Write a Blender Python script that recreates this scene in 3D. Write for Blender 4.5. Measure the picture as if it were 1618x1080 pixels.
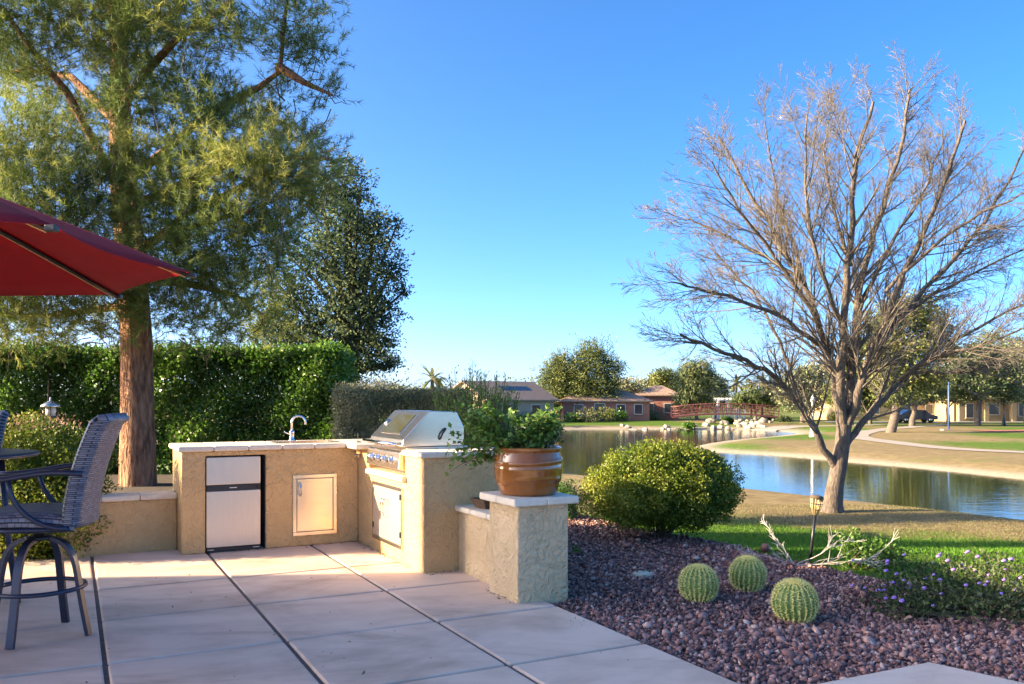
import bpy, bmesh, math, random
import numpy as np
from mathutils import Vector, Matrix
random.seed(7); rng = np.random.default_rng(7)
for o in list(bpy.data.objects): bpy.data.objects.remove(o)
SC = bpy.context.scene; COL = SC.collection
# ------------------------------------------------------------------ camera, sky, sun, exposure
FPX, HZ, EYE = 1340.0, 632.0, 1.38          # focal length and horizon row in photo pixels, eye height
cd = bpy.data.cameras.new('camera'); cam = bpy.data.objects.new('camera', cd); COL.objects.link(cam)
cam.location = (0, 0, EYE); cam.rotation_euler = (math.radians(90), 0, 0)
cd.sensor_width = 36; cd.lens = 36*FPX/1618; cd.shift_y = (HZ-540)/1618; cd.clip_end = 3000; cd.clip_start = .05
SC.camera = cam
SUN_EL, SUN_AZ = math.radians(19.2), math.atan2(-.997, -.08)   # azimuth measured from +Y towards +X
w = bpy.data.worlds.new('World'); SC.world = w; w.use_nodes = True
nt = w.node_tree; bg = nt.nodes['Background']; sk = nt.nodes.new('ShaderNodeTexSky')
sk.sky_type = 'NISHITA'; sk.sun_disc = False; sk.sun_elevation = SUN_EL; sk.sun_rotation = SUN_AZ
sk.altitude = 300; sk.air_density = .4; sk.dust_density = 2.0; sk.ozone_density = 3
hsv = nt.nodes.new('ShaderNodeHueSaturation'); hsv.inputs['Saturation'].default_value = 1.25
nt.links.new(sk.outputs[0], hsv.inputs['Color']); nt.links.new(hsv.outputs[0], bg.inputs[0]); bg.inputs[1].default_value = .15
sl = bpy.data.lights.new('sun', 'SUN'); sl.energy = 4.4; sl.angle = math.radians(.55); sl.color = (1, .83, .6)
so = bpy.data.objects.new('sun', sl); COL.objects.link(so)
sd = Vector((math.sin(SUN_AZ)*math.cos(SUN_EL), math.cos(SUN_AZ)*math.cos(SUN_EL), math.sin(SUN_EL)))
so.rotation_euler = sd.to_track_quat('Z', 'Y').to_euler(); so.location = (-20, 2, 20)
vs = SC.view_settings; vs.view_transform = 'Standard'; vs.look = 'None'; vs.exposure = 2.2; vs.use_white_balance = True; vs.white_balance_temperature = 7600; vs.white_balance_tint = 10; vs.gamma = 1
# ------------------------------------------------------------------ helpers
def P(u, v, z=0.0):                      # photo pixel -> point on the level z
    Y = FPX*(EYE-z)/(v-HZ); return Vector(((u-809)/FPX*Y, Y, z))
def PD(u, v, Y):                         # photo pixel -> point at a known depth
    return Vector(((u-809)/FPX*Y, Y, EYE-(v-HZ)/FPX*Y))
def tag(o, label=None, cat=None, group=None, kind=None):
    if label: o['label'] = label
    if cat: o['category'] = cat
    if group: o['group'] = group
    if kind: o['kind'] = kind
    return o
def empty(name, loc=(0, 0, 0), rz=0, label=None, cat=None, group=None):
    o = bpy.data.objects.new(name, None); COL.objects.link(o); o.location = loc; o.rotation_euler = (0, 0, rz)
    return tag(o, label, cat, group)
def link(name, me, m, parent=None, smooth=False):
    o = bpy.data.objects.new(name, me); COL.objects.link(o)
    if m is not None and not me.materials: me.materials.append(m)
    if parent: o.parent = parent
    if smooth: me.polygons.foreach_set('use_smooth', [True]*len(me.polygons))
    return o
def pyd(name, V, F, m, parent=None, smooth=False):
    me = bpy.data.meshes.new(name); me.from_pydata([tuple(v) for v in V], [], [tuple(f) for f in F]); me.update()
    return link(name, me, m, parent, smooth)
def npmesh(name, V, F, m, parent=None, tint=None, smooth=False, extra=None):
    V = np.asarray(V, np.float32); F = np.asarray(F, np.int32); k = F.shape[1]
    me = bpy.data.meshes.new(name); me.vertices.add(len(V)); me.vertices.foreach_set('co', V.ravel())
    me.loops.add(F.size); me.loops.foreach_set('vertex_index', F.ravel())
    me.polygons.add(len(F)); me.polygons.foreach_set('loop_start', np.arange(0, F.size, k, dtype=np.int32))
    if smooth: me.polygons.foreach_set('use_smooth', np.ones(len(F), bool))
    atts = dict(extra or {})
    if tint is not None: atts['tint'] = tint
    for n, a in atts.items():
        at = me.attributes.new(n, 'FLOAT', 'POINT'); at.data.foreach_set('value', np.asarray(a, np.float32))
    me.update(calc_edges=True); return link(name, me, m, parent)
def bmobj(name, bm, m, parent=None, smooth=False):
    me = bpy.data.meshes.new(name); bmesh.ops.recalc_face_normals(bm, faces=bm.faces); bm.to_mesh(me); bm.free()
    return link(name, me, m, parent, smooth)
def bevel(bm, r, seg=2, ang=30):
    es = [e for e in bm.edges if len(e.link_faces) == 2 and e.calc_face_angle(0) > math.radians(ang)]
    if r > 0: bmesh.ops.bevel(bm, geom=es, offset=r, segments=seg, affect='EDGES', profile=.5, clamp_overlap=True)
def box(name, xr, yr, zr, m, parent=None, bev=.004, seg=2):
    bm = bmesh.new(); bmesh.ops.create_cube(bm, size=1)
    for v in bm.verts:
        v.co = Vector(((xr[0]+xr[1])/2+v.co.x*(xr[1]-xr[0]), (yr[0]+yr[1])/2+v.co.y*(yr[1]-yr[0]), (zr[0]+zr[1])/2+v.co.z*(zr[1]-zr[0])))
    bevel(bm, bev, seg); return bmobj(name, bm, m, parent, False)
def prism(name, poly, axis, lo, hi, m, parent=None, bev=0, seg=2):
    """poly: 2D outline; axis 'x','y','z' is the extrusion axis"""
    def mk(p, t): return {'x': (t, p[0], p[1]), 'y': (p[0], t, p[1]), 'z': (p[0], p[1], t)}[axis]
    bm = bmesh.new(); a = [bm.verts.new(mk(p, lo)) for p in poly]; b = [bm.verts.new(mk(p, hi)) for p in poly]; n = len(poly)
    bm.faces.new(a); bm.faces.new(b[::-1])
    for i in range(n): bm.faces.new((a[i], a[(i+1) % n], b[(i+1) % n], b[i]))
    bmesh.ops.recalc_face_normals(bm, faces=bm.faces)
    bevel(bm, bev, seg); return bmobj(name, bm, m, parent)
def lathe(name, prof, m, parent=None, n=24, fn=None, loc=(0, 0, 0), cap=True):
    V = []; F = []
    for (r, z) in prof:
        for i in range(n):
            a = 2*math.pi*i/n; rr = fn(r, z, a) if fn else r
            V.append((loc[0]+rr*math.cos(a), loc[1]+rr*math.sin(a), loc[2]+z))
    for j in range(len(prof)-1):
        for i in range(n): F.append((j*n+i, j*n+(i+1) % n, (j+1)*n+(i+1) % n, (j+1)*n+i))
    if cap: F.append(tuple(range(n))[::-1]); F.append(tuple(range((len(prof)-1)*n, len(prof)*n)))
    return pyd(name, V, F, m, parent, True)
def tubes(lines, sides=5):
    """lines: list of (points Nx3, radii N) -> V, F (quads)"""
    Vs = []; Fs = []; off = 0; ang = np.linspace(0, 2*np.pi, sides, endpoint=False); ca, sa = np.cos(ang), np.sin(ang)
    for pts, rad in lines:
        p = np.asarray(pts, float); r = np.asarray(rad, float); n = len(p)
        t = np.empty_like(p); t[1:-1] = p[2:]-p[:-2]; t[0] = p[1]-p[0]; t[-1] = p[-1]-p[-2]
        t /= (np.linalg.norm(t, axis=1, keepdims=True)+1e-9)
        ref = np.array([0, 0, 1.]) if abs(t[0, 2]) < .8 else np.array([1., 0, 0])
        s = np.cross(t, ref); s /= (np.linalg.norm(s, axis=1, keepdims=True)+1e-9); b = np.cross(t, s)
        ring = p[:, None, :]+r[:, None, None]*(s[:, None, :]*ca[None, :, None]+b[:, None, :]*sa[None, :, None])
        Vs.append(ring.reshape(-1, 3)); idx = off+np.arange(n*sides).reshape(n, sides); nx = np.roll(idx, -1, axis=1)
        Fs.append(np.stack([idx[:-1], nx[:-1], nx[1:], idx[1:]], -1).reshape(-1, 4)); off += n*sides
    return np.concatenate(Vs), np.concatenate(Fs)
def tube(name, pts, r, m, parent=None, sides=8):
    rad = r if hasattr(r, '__len__') else [r]*len(pts)
    p = np.array([tuple(q) for q in pts]); rad = np.array(rad, float)
    d0 = (p[1]-p[0])/np.linalg.norm(p[1]-p[0])*1e-4; d1 = (p[-1]-p[-2])/np.linalg.norm(p[-1]-p[-2])*1e-4   # closed ends
    p = np.concatenate([[p[0]-d0], p, [p[-1]+d1]]); rad = np.concatenate([[1e-4], rad, [1e-4]])
    V, F = tubes([(p, rad)], sides); return npmesh(name, V, F, m, parent, smooth=True)
def unit(a): return a/(np.linalg.norm(a, axis=-1, keepdims=True)+1e-9)
def leaf_arrays(c, L, W, d=None, nrm=None, fold=.18):
    N = len(c); L = np.broadcast_to(L, N)[:, None]; W = np.broadcast_to(W, N)[:, None]
    d = unit(rng.normal(size=(N, 3))) if d is None else unit(d)
    q = rng.normal(size=(N, 3)) if nrm is None else nrm+rng.normal(size=(N, 3))*.35
    s = unit(np.cross(d, q)); n = np.cross(s, d)
    V = np.stack([c, c+d*L*.5+s*W*.5+n*L*fold, c+d*L, c+d*L*.5-s*W*.5+n*L*fold], 1).reshape(-1, 3)
    return V, np.arange(N*4).reshape(N, 4), np.repeat(rng.random(N), 4)
def leaves(name, c, L, W, m, parent=None, d=None, nrm=None, tint=None):
    V, F, t = leaf_arrays(c, L, W, d, nrm)
    if tint is not None: t = np.clip(np.repeat(tint, 4)+.35*(t-.5), 0, 1)
    return npmesh(name, V, F, m, parent, tint=t)
def blob_points(blobs, n, shell=.5, lump=.22):
    """points in ellipsoids (cx,cy,cz,rx,ry,rz); returns points, outward directions, a per-point clump tint"""
    B = np.array(blobs, float); wgt = (B[:, 3]*B[:, 4]*B[:, 5])**(.72); k = rng.choice(len(B), n, p=wgt/wgt.sum())
    dr = unit(rng.normal(size=(n, 3))); ph = rng.random((len(B), 6))*6.3
    lm = 1+lump*(np.sin(dr[:, 0]*5+ph[k, 0])*np.sin(dr[:, 1]*5+ph[k, 1])+.7*np.sin(dr[:, 2]*8+ph[k, 2]+dr[:, 0]*6))
    rr = (shell+(1-shell)*rng.random(n)**.6)*lm
    p = B[k, :3]+dr*B[k, 3:6]*rr[:, None]; tint = np.clip(.5+.25*np.sin(ph[k, 3]*3)+.25*(lm-1)/lump, 0, 1)
    return p, dr, tint
# ------------------------------------------------------------------ materials
def mat(name, col, rough=.6, metal=0., var=0., vs_=4., bump=0., bs=40., bd=.01, spec=.5, col2=None, distort=0., coat=0., stretch=None, detail=6.):
    m = bpy.data.materials.new(name); m.use_nodes = True; N = m.node_tree.nodes; L = m.node_tree.links; b = N['Principled BSDF']
    b.inputs['Base Color'].default_value = (*col, 1); b.inputs['Roughness'].default_value = rough; b.inputs['Metallic'].default_value = metal
    b.inputs['Specular IOR Level'].default_value = spec; b.inputs['Coat Weight'].default_value = coat; b.inputs['Coat Roughness'].default_value = .06
    g = N.new('ShaderNodeNewGeometry'); src = g.outputs['Position']
    if stretch:
        mp = N.new('ShaderNodeMapping'); mp.inputs['Scale'].default_value = stretch; L.new(src, mp.inputs[0]); src = mp.outputs[0]
    if var or col2:
        t = N.new('ShaderNodeTexNoise'); t.inputs['Scale'].default_value = vs_; t.inputs['Detail'].default_value = 7; t.inputs['Roughness'].default_value = .65
        L.new(src, t.inputs['Vector']); r = N.new('ShaderNodeValToRGB'); r.color_ramp.elements[0].position = .33; r.color_ramp.elements[1].position = .67
        c2 = col2 or tuple(min(1, c*(1+var)) for c in col); c1 = col if col2 else tuple(c*(1-var) for c in col)
        r.color_ramp.elements[0].color = (*c1, 1); r.color_ramp.elements[1].color = (*c2, 1)
        L.new(t.outputs[0], r.inputs[0]); L.new(r.outputs[0], b.inputs['Base Color'])
    if bump:
        t = N.new('ShaderNodeTexNoise'); t.inputs['Scale'].default_value = bs; t.inputs['Detail'].default_value = detail; t.inputs['Distortion'].default_value = distort
        L.new(src, t.inputs['Vector']); bp = N.new('ShaderNodeBump'); bp.inputs['Strength'].default_value = bump; bp.inputs['Distance'].default_value = bd
        L.new(t.outputs[0], bp.inputs['Height']); L.new(bp.outputs[0], b.inputs['Normal'])
    return m
def tint_mat(name, cols, rough=.55, trans=.3, spec=.3):
    """colour by the per-leaf 'tint' attribute; leaves let some light through"""
    m = bpy.data.materials.new(name); m.use_nodes = True; N = m.node_tree.nodes; L = m.node_tree.links; b = N['Principled BSDF']
    a = N.new('ShaderNodeAttribute'); a.attribute_name = 'tint'; r = N.new('ShaderNodeValToRGB'); e = r.color_ramp.elements
    while len(e) < len(cols): e.new(.5)
    for i, c in enumerate(cols): e[i].position = i/(len(cols)-1); e[i].color = (*c, 1)
    L.new(a.outputs['Fac'], r.inputs[0]); L.new(r.outputs[0], b.inputs['Base Color']); b.inputs['Roughness'].default_value = rough; b.inputs['Specular IOR Level'].default_value = spec
    if trans:
        t = N.new('ShaderNodeBsdfTranslucent'); L.new(r.outputs[0], t.inputs[0]); mx = N.new('ShaderNodeMixShader'); mx.inputs[0].default_value = trans
        L.new(b.outputs[0], mx.inputs[1]); L.new(t.outputs[0], mx.inputs[2]); L.new(mx.outputs[0], N['Material Output'].inputs[0])
    return m
M = dict(
 stucco=mat('stucco', (.58, .385, .19), .9, col2=(.65, .44, .22), vs_=2.6, bump=1., bs=15, bd=.034, distort=1.6, spec=.15, detail=3.5),
 stucco_post=mat('stucco_post', (.60, .43, .25), .9, col2=(.70, .52, .32), vs_=3.4, bump=1., bs=15, bd=.04, distort=1.7, spec=.15, detail=3.5),
 cap=mat('travertine', (.70, .60, .47), .55, var=.10, vs_=14, bump=.25, bs=60, bd=.003),
 joint=mat('joint_dirt', (.16, .125, .105), .95, var=.3, vs_=30, bump=.6, bs=120, bd=.004),
 steel=mat('stainless', (.70, .62, .52), .24, 1., var=.05, vs_=5, bump=.06, bs=9, bd=.004, stretch=(1, 1, 14)),
 brushed=mat('brushed_steel', (.66, .57, .47), .40, .7, var=.04, vs_=12, stretch=(8, 8, .4)),
 chrome=mat('chrome', (.75, .75, .77), .08, 1.),
 black=mat('black_plastic', (.018, .018, .02), .4, var=.2),
 dark=mat('dark_recess', (.02, .019, .018), .9),
 navy=mat('navy_metal', (.022, .03, .058), .38, .3, spec=.6, bump=.05, bs=200, bd=.001),
 canvas=mat('red_canvas', (.33, .012, .022), .85, var=.12, vs_=9, bump=.25, bs=14, bd=.01, stretch=(1, 1, 2.5)),
 glaze=mat('brown_glaze', (.21, .062, .010), .13, var=.0, vs_=7, bump=.12, bs=16, bd=.006, col2=(.34, .12, .022), coat=.6, stretch=(1, 1, .5)),
 soil=mat('soil', (.07, .05, .035), .95, var=.35, vs_=20, bump=.8, bs=50, bd=.02),
 bark_pine=mat('pine_bark', (.11, .045, .024), .95, bump=1., bs=12, bd=.12, col2=(.46, .235, .13), vs_=10, stretch=(1.6, 1.6, .35), distort=.8),
 bark=mat('grey_bark', (.065, .05, .04), .9, bump=1., bs=30, bd=.025, col2=(.18, .14, .108), vs_=18, stretch=(1, 1, .35)),
 twig=mat('twig', (.165, .138, .108), .8, var=.2, vs_=8),
 stem=mat('stem', (.10, .07, .045), .9, var=.3, vs_=20),
 deadwood=mat('deadwood', (.50, .45, .38), .85, var=.15, vs_=20),
 white=mat('white_paint', (.72, .70, .66), .5, var=.05),
 rock=mat('pale_rock', (.33, .275, .215), .9, var=.25, vs_=2, bump=.6, bs=4, bd=.1),
 path=mat('path_concrete', (.31, .27, .22), .85, var=.1, vs_=1.5),
 rust=mat('bridge_red', (.17, .055, .045), .6, var=.15, vs_=1),
 bamboo=mat('bamboo', (.46, .35, .17), .6, var=.2, vs_=40),
)
def slab_mat():
    m = mat('concrete_slab', (.72, .53, .41), .8, bump=.3, bs=70, bd=.003, spec=.3); N = m.node_tree.nodes; L = m.node_tree.links; b = N['Principled BSDF']; g = N.new('ShaderNodeNewGeometry')
    def noise(sc, d=6, rg=.6, ds=0, st=(1, 1, 1)):
        mp = N.new('ShaderNodeMapping'); mp.inputs['Scale'].default_value = st; mp.inputs['Rotation'].default_value = (0, 0, -.47); L.new(g.outputs['Position'], mp.inputs[0]); t = N.new('ShaderNodeTexNoise'); t.inputs['Scale'].default_value = sc; t.inputs['Detail'].default_value = d; t.inputs['Roughness'].default_value = rg; t.inputs['Distortion'].default_value = ds; L.new(mp.outputs[0], t.inputs['Vector']); return t.outputs[0]
    def ramp(src, stops):
        r = N.new('ShaderNodeValToRGB'); e = r.color_ramp.elements
        while len(e) < len(stops): e.new(.5)
        for i, (p, c) in enumerate(stops): e[i].position = p; e[i].color = (*c, 1)
        L.new(src, r.inputs[0]); return r.outputs[0]
    def mul(a, c):
        x = N.new('ShaderNodeMix'); x.data_type = 'RGBA'; x.blend_type = 'MULTIPLY'; x.inputs['Factor'].default_value = 1; L.new(a, x.inputs['A']); L.new(c, x.inputs['B']); return x.outputs['Result']
    c = ramp(noise(1.3, 7, .65, .6, (1, 2.2, 1)), [(.3, (.55, .39, .295)), (.5, (.72, .535, .415)), (.7, (.80, .61, .48))])       # cloudy colour
    c = mul(c, ramp(noise(.55, 5, .6, 1.2), [(.34, (.72, .68, .65)), (.50, (1, 1, 1)), (1, (1, 1, 1))]))                               # old water stains
    c = mul(c, ramp(noise(130, 2, .5), [(.22, (.45, .42, .40)), (.30, (1, 1, 1)), (1, (1, 1, 1))]))                                # specks and pits
    c = mul(c, ramp(noise(3.2, 8, .75, 2.5, (.5, 2.5, 1)), [(0, (1, 1, 1)), (.66, (1, 1, 1)), (.74, (1.16, 1.18, 1.2))]))            # pale scuffs
    L.new(c, b.inputs['Base Color']); return m
M['slab'] = slab_mat()
def canvas_mat():
    m = mat('red_canvas_cloth', (.36, .012, .022), .85, var=.12, vs_=9, bump=.3, bs=14, bd=.01, stretch=(1, 1, 2.5)); N = m.node_tree.nodes; L = m.node_tree.links
    t = N.new('ShaderNodeBsdfTranslucent'); t.inputs[0].default_value = (.42, .008, .014, 1); x = N.new('ShaderNodeMixShader'); x.inputs[0].default_value = .35; L.new(N['Principled BSDF'].outputs[0], x.inputs[1]); L.new(t.outputs[0], x.inputs[2]); L.new(x.outputs[0], N['Material Output'].inputs[0]); return m
M['canvas'] = canvas_mat()
def weave_mat():
    m = bpy.data.materials.new('wicker'); m.use_nodes = True; N = m.node_tree.nodes; L = m.node_tree.links; b = N['Principled BSDF']
    tc = N.new('ShaderNodeUVMap'); mp = N.new('ShaderNodeMapping'); mp.inputs['Scale'].default_value = (1, 1, 1); L.new(tc.outputs[0], mp.inputs[0])
    br = N.new('ShaderNodeTexBrick'); br.inputs['Scale'].default_value = 1.; br.inputs['Brick Width'].default_value = .034; br.inputs['Row Height'].default_value = .012
    br.inputs['Mortar Size'].default_value = .0022; br.inputs['Mortar Smooth'].default_value = 1.; br.inputs['Color1'].default_value = (.085, .10, .145, 1); br.inputs['Color2'].default_value = (.20, .215, .26, 1); br.inputs['Mortar'].default_value = (.012, .014, .022, 1)
    L.new(mp.outputs[0], br.inputs['Vector']); L.new(br.outputs[0], b.inputs['Base Color']); b.inputs['Roughness'].default_value = .42
    bp = N.new('ShaderNodeBump'); bp.inputs['Strength'].default_value = 1; bp.inputs['Distance'].default_value = .006; bp.invert = True
    L.new(br.outputs['Fac'], bp.inputs['Height']); L.new(bp.outputs[0], b.inputs['Normal']); return m
M['wicker'] = weave_mat()
M['pine'] = tint_mat('pine_needles', [(.08, .13, .035), (.18, .235, .055), (.34, .34, .09)], trans=.45)
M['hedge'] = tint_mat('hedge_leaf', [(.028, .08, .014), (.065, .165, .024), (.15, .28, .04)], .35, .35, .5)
M['olive'] = tint_mat('olive_leaf', [(.12, .15, .085), (.21, .235, .13), (.36, .32, .18)], trans=.2)
M['darkleaf'] = tint_mat('dark_leaf', [(.035, .065, .032), (.08, .13, .065), (.17, .20, .085)], .6, .3, .15)
M['lime'] = tint_mat('shrub_leaf', [(.055, .105, .012), (.135, .19, .02), (.29, .30, .05)], .45, .3)
M['basil'] = tint_mat('potplant_leaf', [(.05, .12, .02), (.10, .21, .035), (.21, .31, .07)], .45, .3)
M['willow'] = tint_mat('willow_leaf', [(.06, .09, .03), (.11, .15, .05), (.19, .21, .08)], trans=.3)
M['fartree'] = tint_mat('far_leaf', [(.05, .08, .022), (.115, .145, .038), (.22, .23, .065)], trans=.25)
M['lantana'] = tint_mat('lantana_leaf', [(.03, .055, .02), (.06, .10, .03), (.12, .14, .06)], trans=.25)
M['petal'] = mat('petal', (.36, .20, .62), .6, var=.2, vs_=60)
M['grass'] = tint_mat('grass_blade', [(.30, .24, .13), (.16, .18, .05), (.06, .17, .015), (.11, .25, .02)], .6, .35)
M['gravel'] = tint_mat('gravel_stone', [(.11, .052, .045), (.23, .112, .095), (.37, .19, .16), (.49, .31, .26), (.62, .50, .44)], .75, 0, .35)
M['palm'] = tint_mat('palm_leaf', [(.09, .11, .04), (.17, .18, .07), (.25, .22, .10)], trans=.2)
M['cactus'] = mat('cactus_skin', (.12, .21, .045), .5, var=.25, vs_=25)
M['spine'] = mat('cactus_spine', (.90, .78, .30), .5)
# ------------------------------------------------------------------ terrain with a lake
def sstep(a, b, x): t = np.clip((x-a)/(b-a), 0, 1); return t*t*(3-2*t)
WZ = -1.5
lake_px = [(905, 752), (1040, 762), (1188, 775.6), (1262, 782.6), (1378, 795), (1477, 809), (1618, 826.6), (1800, 850)]
lake = [tuple(P(u, v, WZ)[:2]) for u, v in lake_px]+[(15.5, 14.5), (20, 11.5), (27, 12), (30, 20), (25, 25.5)]
lake += [tuple(P(u, v, WZ)[:2]) for u, v in [(1700, 766), (1618, 757), (1450, 739), (1330, 729), (1230, 719.5), (1140, 715), (1098, 711), (1092, 707), (1115, 701), (1170, 694), (1240, 688), (1262, 685), (1240, 681), (1150, 678), (1000, 678), (930, 678), (860, 679.5), (740, 681)]]
lake += [(-14, 70), (-12, 50), (-6, 38), (-2, 34)]
LK = np.array(lake)
def smooth_poly(p, it=2):
    for _ in range(it):
        q = np.roll(p, -1, 0); p = np.stack([.75*p+.25*q, .25*p+.75*q], 1).reshape(-1, 2)
    return p
LK = smooth_poly(LK)
def poly_sd(X, Y, poly):                 # signed distance, positive outside
    x = X.ravel(); y = Y.ravel(); best = np.full(x.shape, 1e18); ins = np.zeros(x.shape, bool); n = len(poly)
    for i in range(n):
        ax, ay = poly[i]; bx, by = poly[(i+1) % n]; ex, ey = bx-ax, by-ay
        t = np.clip(((x-ax)*ex+(y-ay)*ey)/(ex*ex+ey*ey+1e-12), 0, 1); best = np.minimum(best, (x-ax-t*ex)**2+(y-ay-t*ey)**2)
        c = (ay > y) != (by > y); xi = ax+(y-ay)*ex/(ey if abs(ey) > 1e-12 else 1e-12); ins ^= c & (x < xi)
    d = np.sqrt(best); return np.where(ins, -d, d).reshape(X.shape)
def height(X, Y):
    X = np.asarray(X, float); Y = np.asarray(Y, float)
    s = np.sin(np.pi/2*np.clip((Y-2.6*sstep(2.4, .6, X)-14*sstep(.5, -4, X)-7.9)/10, 0, 1)); base = -.05-1.15*s+.03*np.sin(X*.7+1)*np.sin(Y*.45)*sstep(9, 14, Y)
    d = poly_sd(X, Y, LK); k = sstep(0, 1, d/np.clip(1.2+Y*.045, 1.2, 4.5))
    return np.where(d > 0, (WZ+.06)*(1-k)+base*k-.06*(1-sstep(0, .25, d)), WZ-.06-.6*sstep(0, 2, -d))
def hz(x, y): return float(height(np.array([x]), np.array([y]))[0])
KT = math.radians(27.4); K0 = Vector((-1.502, 8.292, 0)); E1 = Vector((math.cos(KT), math.sin(KT), 0)); E2 = Vector((-math.sin(KT), math.cos(KT), 0))
def K(a, b, z=0): return K0+E1*a+E2*b+Vector((0, 0, z))
gb = [P(905, 806), P(1000, 830), P(1145, 853), P(1240, 879), P(1350, 901), P(1440, 920)]
bed = [tuple(K(.41, -9)[:2]), tuple(K(.41, -2.4)[:2]), tuple(K(.6, -1.2)[:2]), tuple(K(.85, .4)[:2])]+[tuple(p[:2]) for p in gb]+[(3.9, 5.7), (5.5, 4.6), (6.5, 2), (6, -2)]
BED = np.array(bed)
yy = np.concatenate([np.linspace(-8, 3, 12), np.geomspace(3.3, 110, 250), np.geomspace(115, 2500, 26)])
tt = np.concatenate([np.linspace(-2.6, -.75, 40, endpoint=False), np.linspace(-.75, .95, 250, endpoint=False), np.linspace(.95, 2.6, 40)])
GY, GT = np.meshgrid(yy, tt, indexing='ij'); GX = GT*np.maximum(GY, 4)
GX[0] *= 3
GZ = height(GX, GY); dl = poly_sd(GX, GY, LK); db = poly_sd(GX, GY, BED)
green = np.maximum(1.15*sstep(10.5, 6, db+.35*np.sin(GX*2.1)+.25*np.sin(GY*3.3+GX)), 0)
green = np.maximum(green, .95*sstep(85, 89, GY)*sstep(24, 17, GX)*sstep(-40, -6, GX))
green = np.maximum(green, 0.7*sstep(26, 50, GY)*(np.sin(GX*.35+1)*np.sin(GY*.22+.6)+.55))
green = np.maximum(green, .6*sstep(70, 88, GY)*sstep(22, 34, GX))
shore = sstep(1.1, .25, dl/np.clip(GY/28, .6, 3))
nr, nc = GX.shape; ix = np.arange(nr*nc).reshape(nr, nc)
GF = np.stack([ix[:-1, :-1], ix[:-1, 1:], ix[1:, 1:], ix[1:, :-1]], -1).reshape(-1, 4)
def ground_mat():
    m = bpy.data.materials.new('ground'); m.use_nodes = True; N = m.node_tree.nodes; L = m.node_tree.links; b = N['Principled BSDF']; b.inputs['Roughness'].default_value = .95; b.inputs['Specular IOR Level'].default_value = .1
    g = N.new('ShaderNodeNewGeometry')
    def noise(s, d=8):
        t = N.new('ShaderNodeTexNoise'); t.inputs['Scale'].default_value = s; t.inputs['Detail'].default_value = d; t.inputs['Roughness'].default_value = .7; L.new(g.outputs['Position'], t.inputs['Vector']); return t.outputs[0]
    def ramp(src, stops):
        r = N.new('ShaderNodeValToRGB'); e = r.color_ramp.elements
        while len(e) < len(stops): e.new(.5)
        for i, (p, c) in enumerate(stops): e[i].position = p; e[i].color = (*c, 1)
        L.new(src, r.inputs[0]); return r.outputs[0]
    def mix(f, a, c):
        x = N.new('ShaderNodeMix'); x.data_type = 'RGBA'; L.new(f, x.inputs['Factor']); L.new(a, x.inputs['A']); L.new(c, x.inputs['B']); return x.outputs['Result']
    def att(n): a = N.new('ShaderNodeAttribute'); a.attribute_name = n; return a.outputs['Fac']
    dry = ramp(noise(2.2), [(.3, (.145, .105, .055)), (.5, (.225, .17, .085)), (.7, (.29, .23, .12))])
    grn = ramp(noise(3.5), [(.3, (.045, .085, .012)), (.5, (.08, .15, .018)), (.72, (.16, .21, .035))])
    mm = N.new('ShaderNodeMath'); mm.operation = 'MULTIPLY_ADD'; L.new(noise(1.1), mm.inputs[0]); mm.inputs[1].default_value = 1.4; ad = N.new('ShaderNodeMath'); ad.operation = 'ADD'; L.new(att('green'), ad.inputs[0]); ad.inputs[1].default_value = -1.02
    L.new(ad.outputs[0], mm.inputs[2]); ml = N.new('ShaderNodeMath'); ml.operation = 'MULTIPLY'; ml.use_clamp = True; L.new(mm.outputs[0], ml.inputs[0]); ml.inputs[1].default_value = 2.2
    c = mix(ml.outputs[0], dry, grn); sand = ramp(noise(5), [(.3, (.27, .22, .15)), (.7, (.40, .35, .27))]); c = mix(att('shore'), c, sand)
    L.new(c, b.inputs['Base Color']); bp = N.new('ShaderNodeBump'); bp.inputs['Strength'].default_value = .8; bp.inputs['Distance'].default_value = .03; L.new(noise(28), bp.inputs['Height']); L.new(bp.outputs[0], b.inputs['Normal']); return m
tag(npmesh('ground', np.stack([GX, GY, GZ], -1).reshape(-1, 3), GF, ground_mat(), smooth=True, extra=dict(green=green.ravel(), shore=shore.ravel())), kind='structure')
def water_mat():
    m = bpy.data.materials.new('water'); m.use_nodes = True; N = m.node_tree.nodes; L = m.node_tree.links; b = N['Principled BSDF']
    b.inputs['Base Color'].default_value = (.022, .03, .014, 1); b.inputs['Roughness'].default_value = .02; b.inputs['IOR'].default_value = 1.33; b.inputs['Specular IOR Level'].default_value = .9
    g = N.new('ShaderNodeNewGeometry'); mp = N.new('ShaderNodeMapping'); mp.inputs['Scale'].default_value = (.55, 1.6, 1); L.new(g.outputs['Position'], mp.inputs[0])
    t = N.new('ShaderNodeTexNoise'); t.inputs['Scale'].default_value = 2.4; t.inputs['Detail'].default_value = 4; t.inputs['Roughness'].default_value = .55; L.new(mp.outputs[0], t.inputs['Vector'])
    bp = N.new('ShaderNodeBump'); bp.inputs['Strength'].default_value = .10; bp.inputs['Distance'].default_value = .06; L.new(t.outputs[0], bp.inputs['Height']); L.new(bp.outputs[0], b.inputs['Normal']); return m
tag(pyd('lake_water', [(-40, 8, WZ), (60, 8, WZ), (60, 98, WZ), (-40, 98, WZ)], [(0, 1, 2, 3)], water_mat()), kind='structure')
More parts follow.
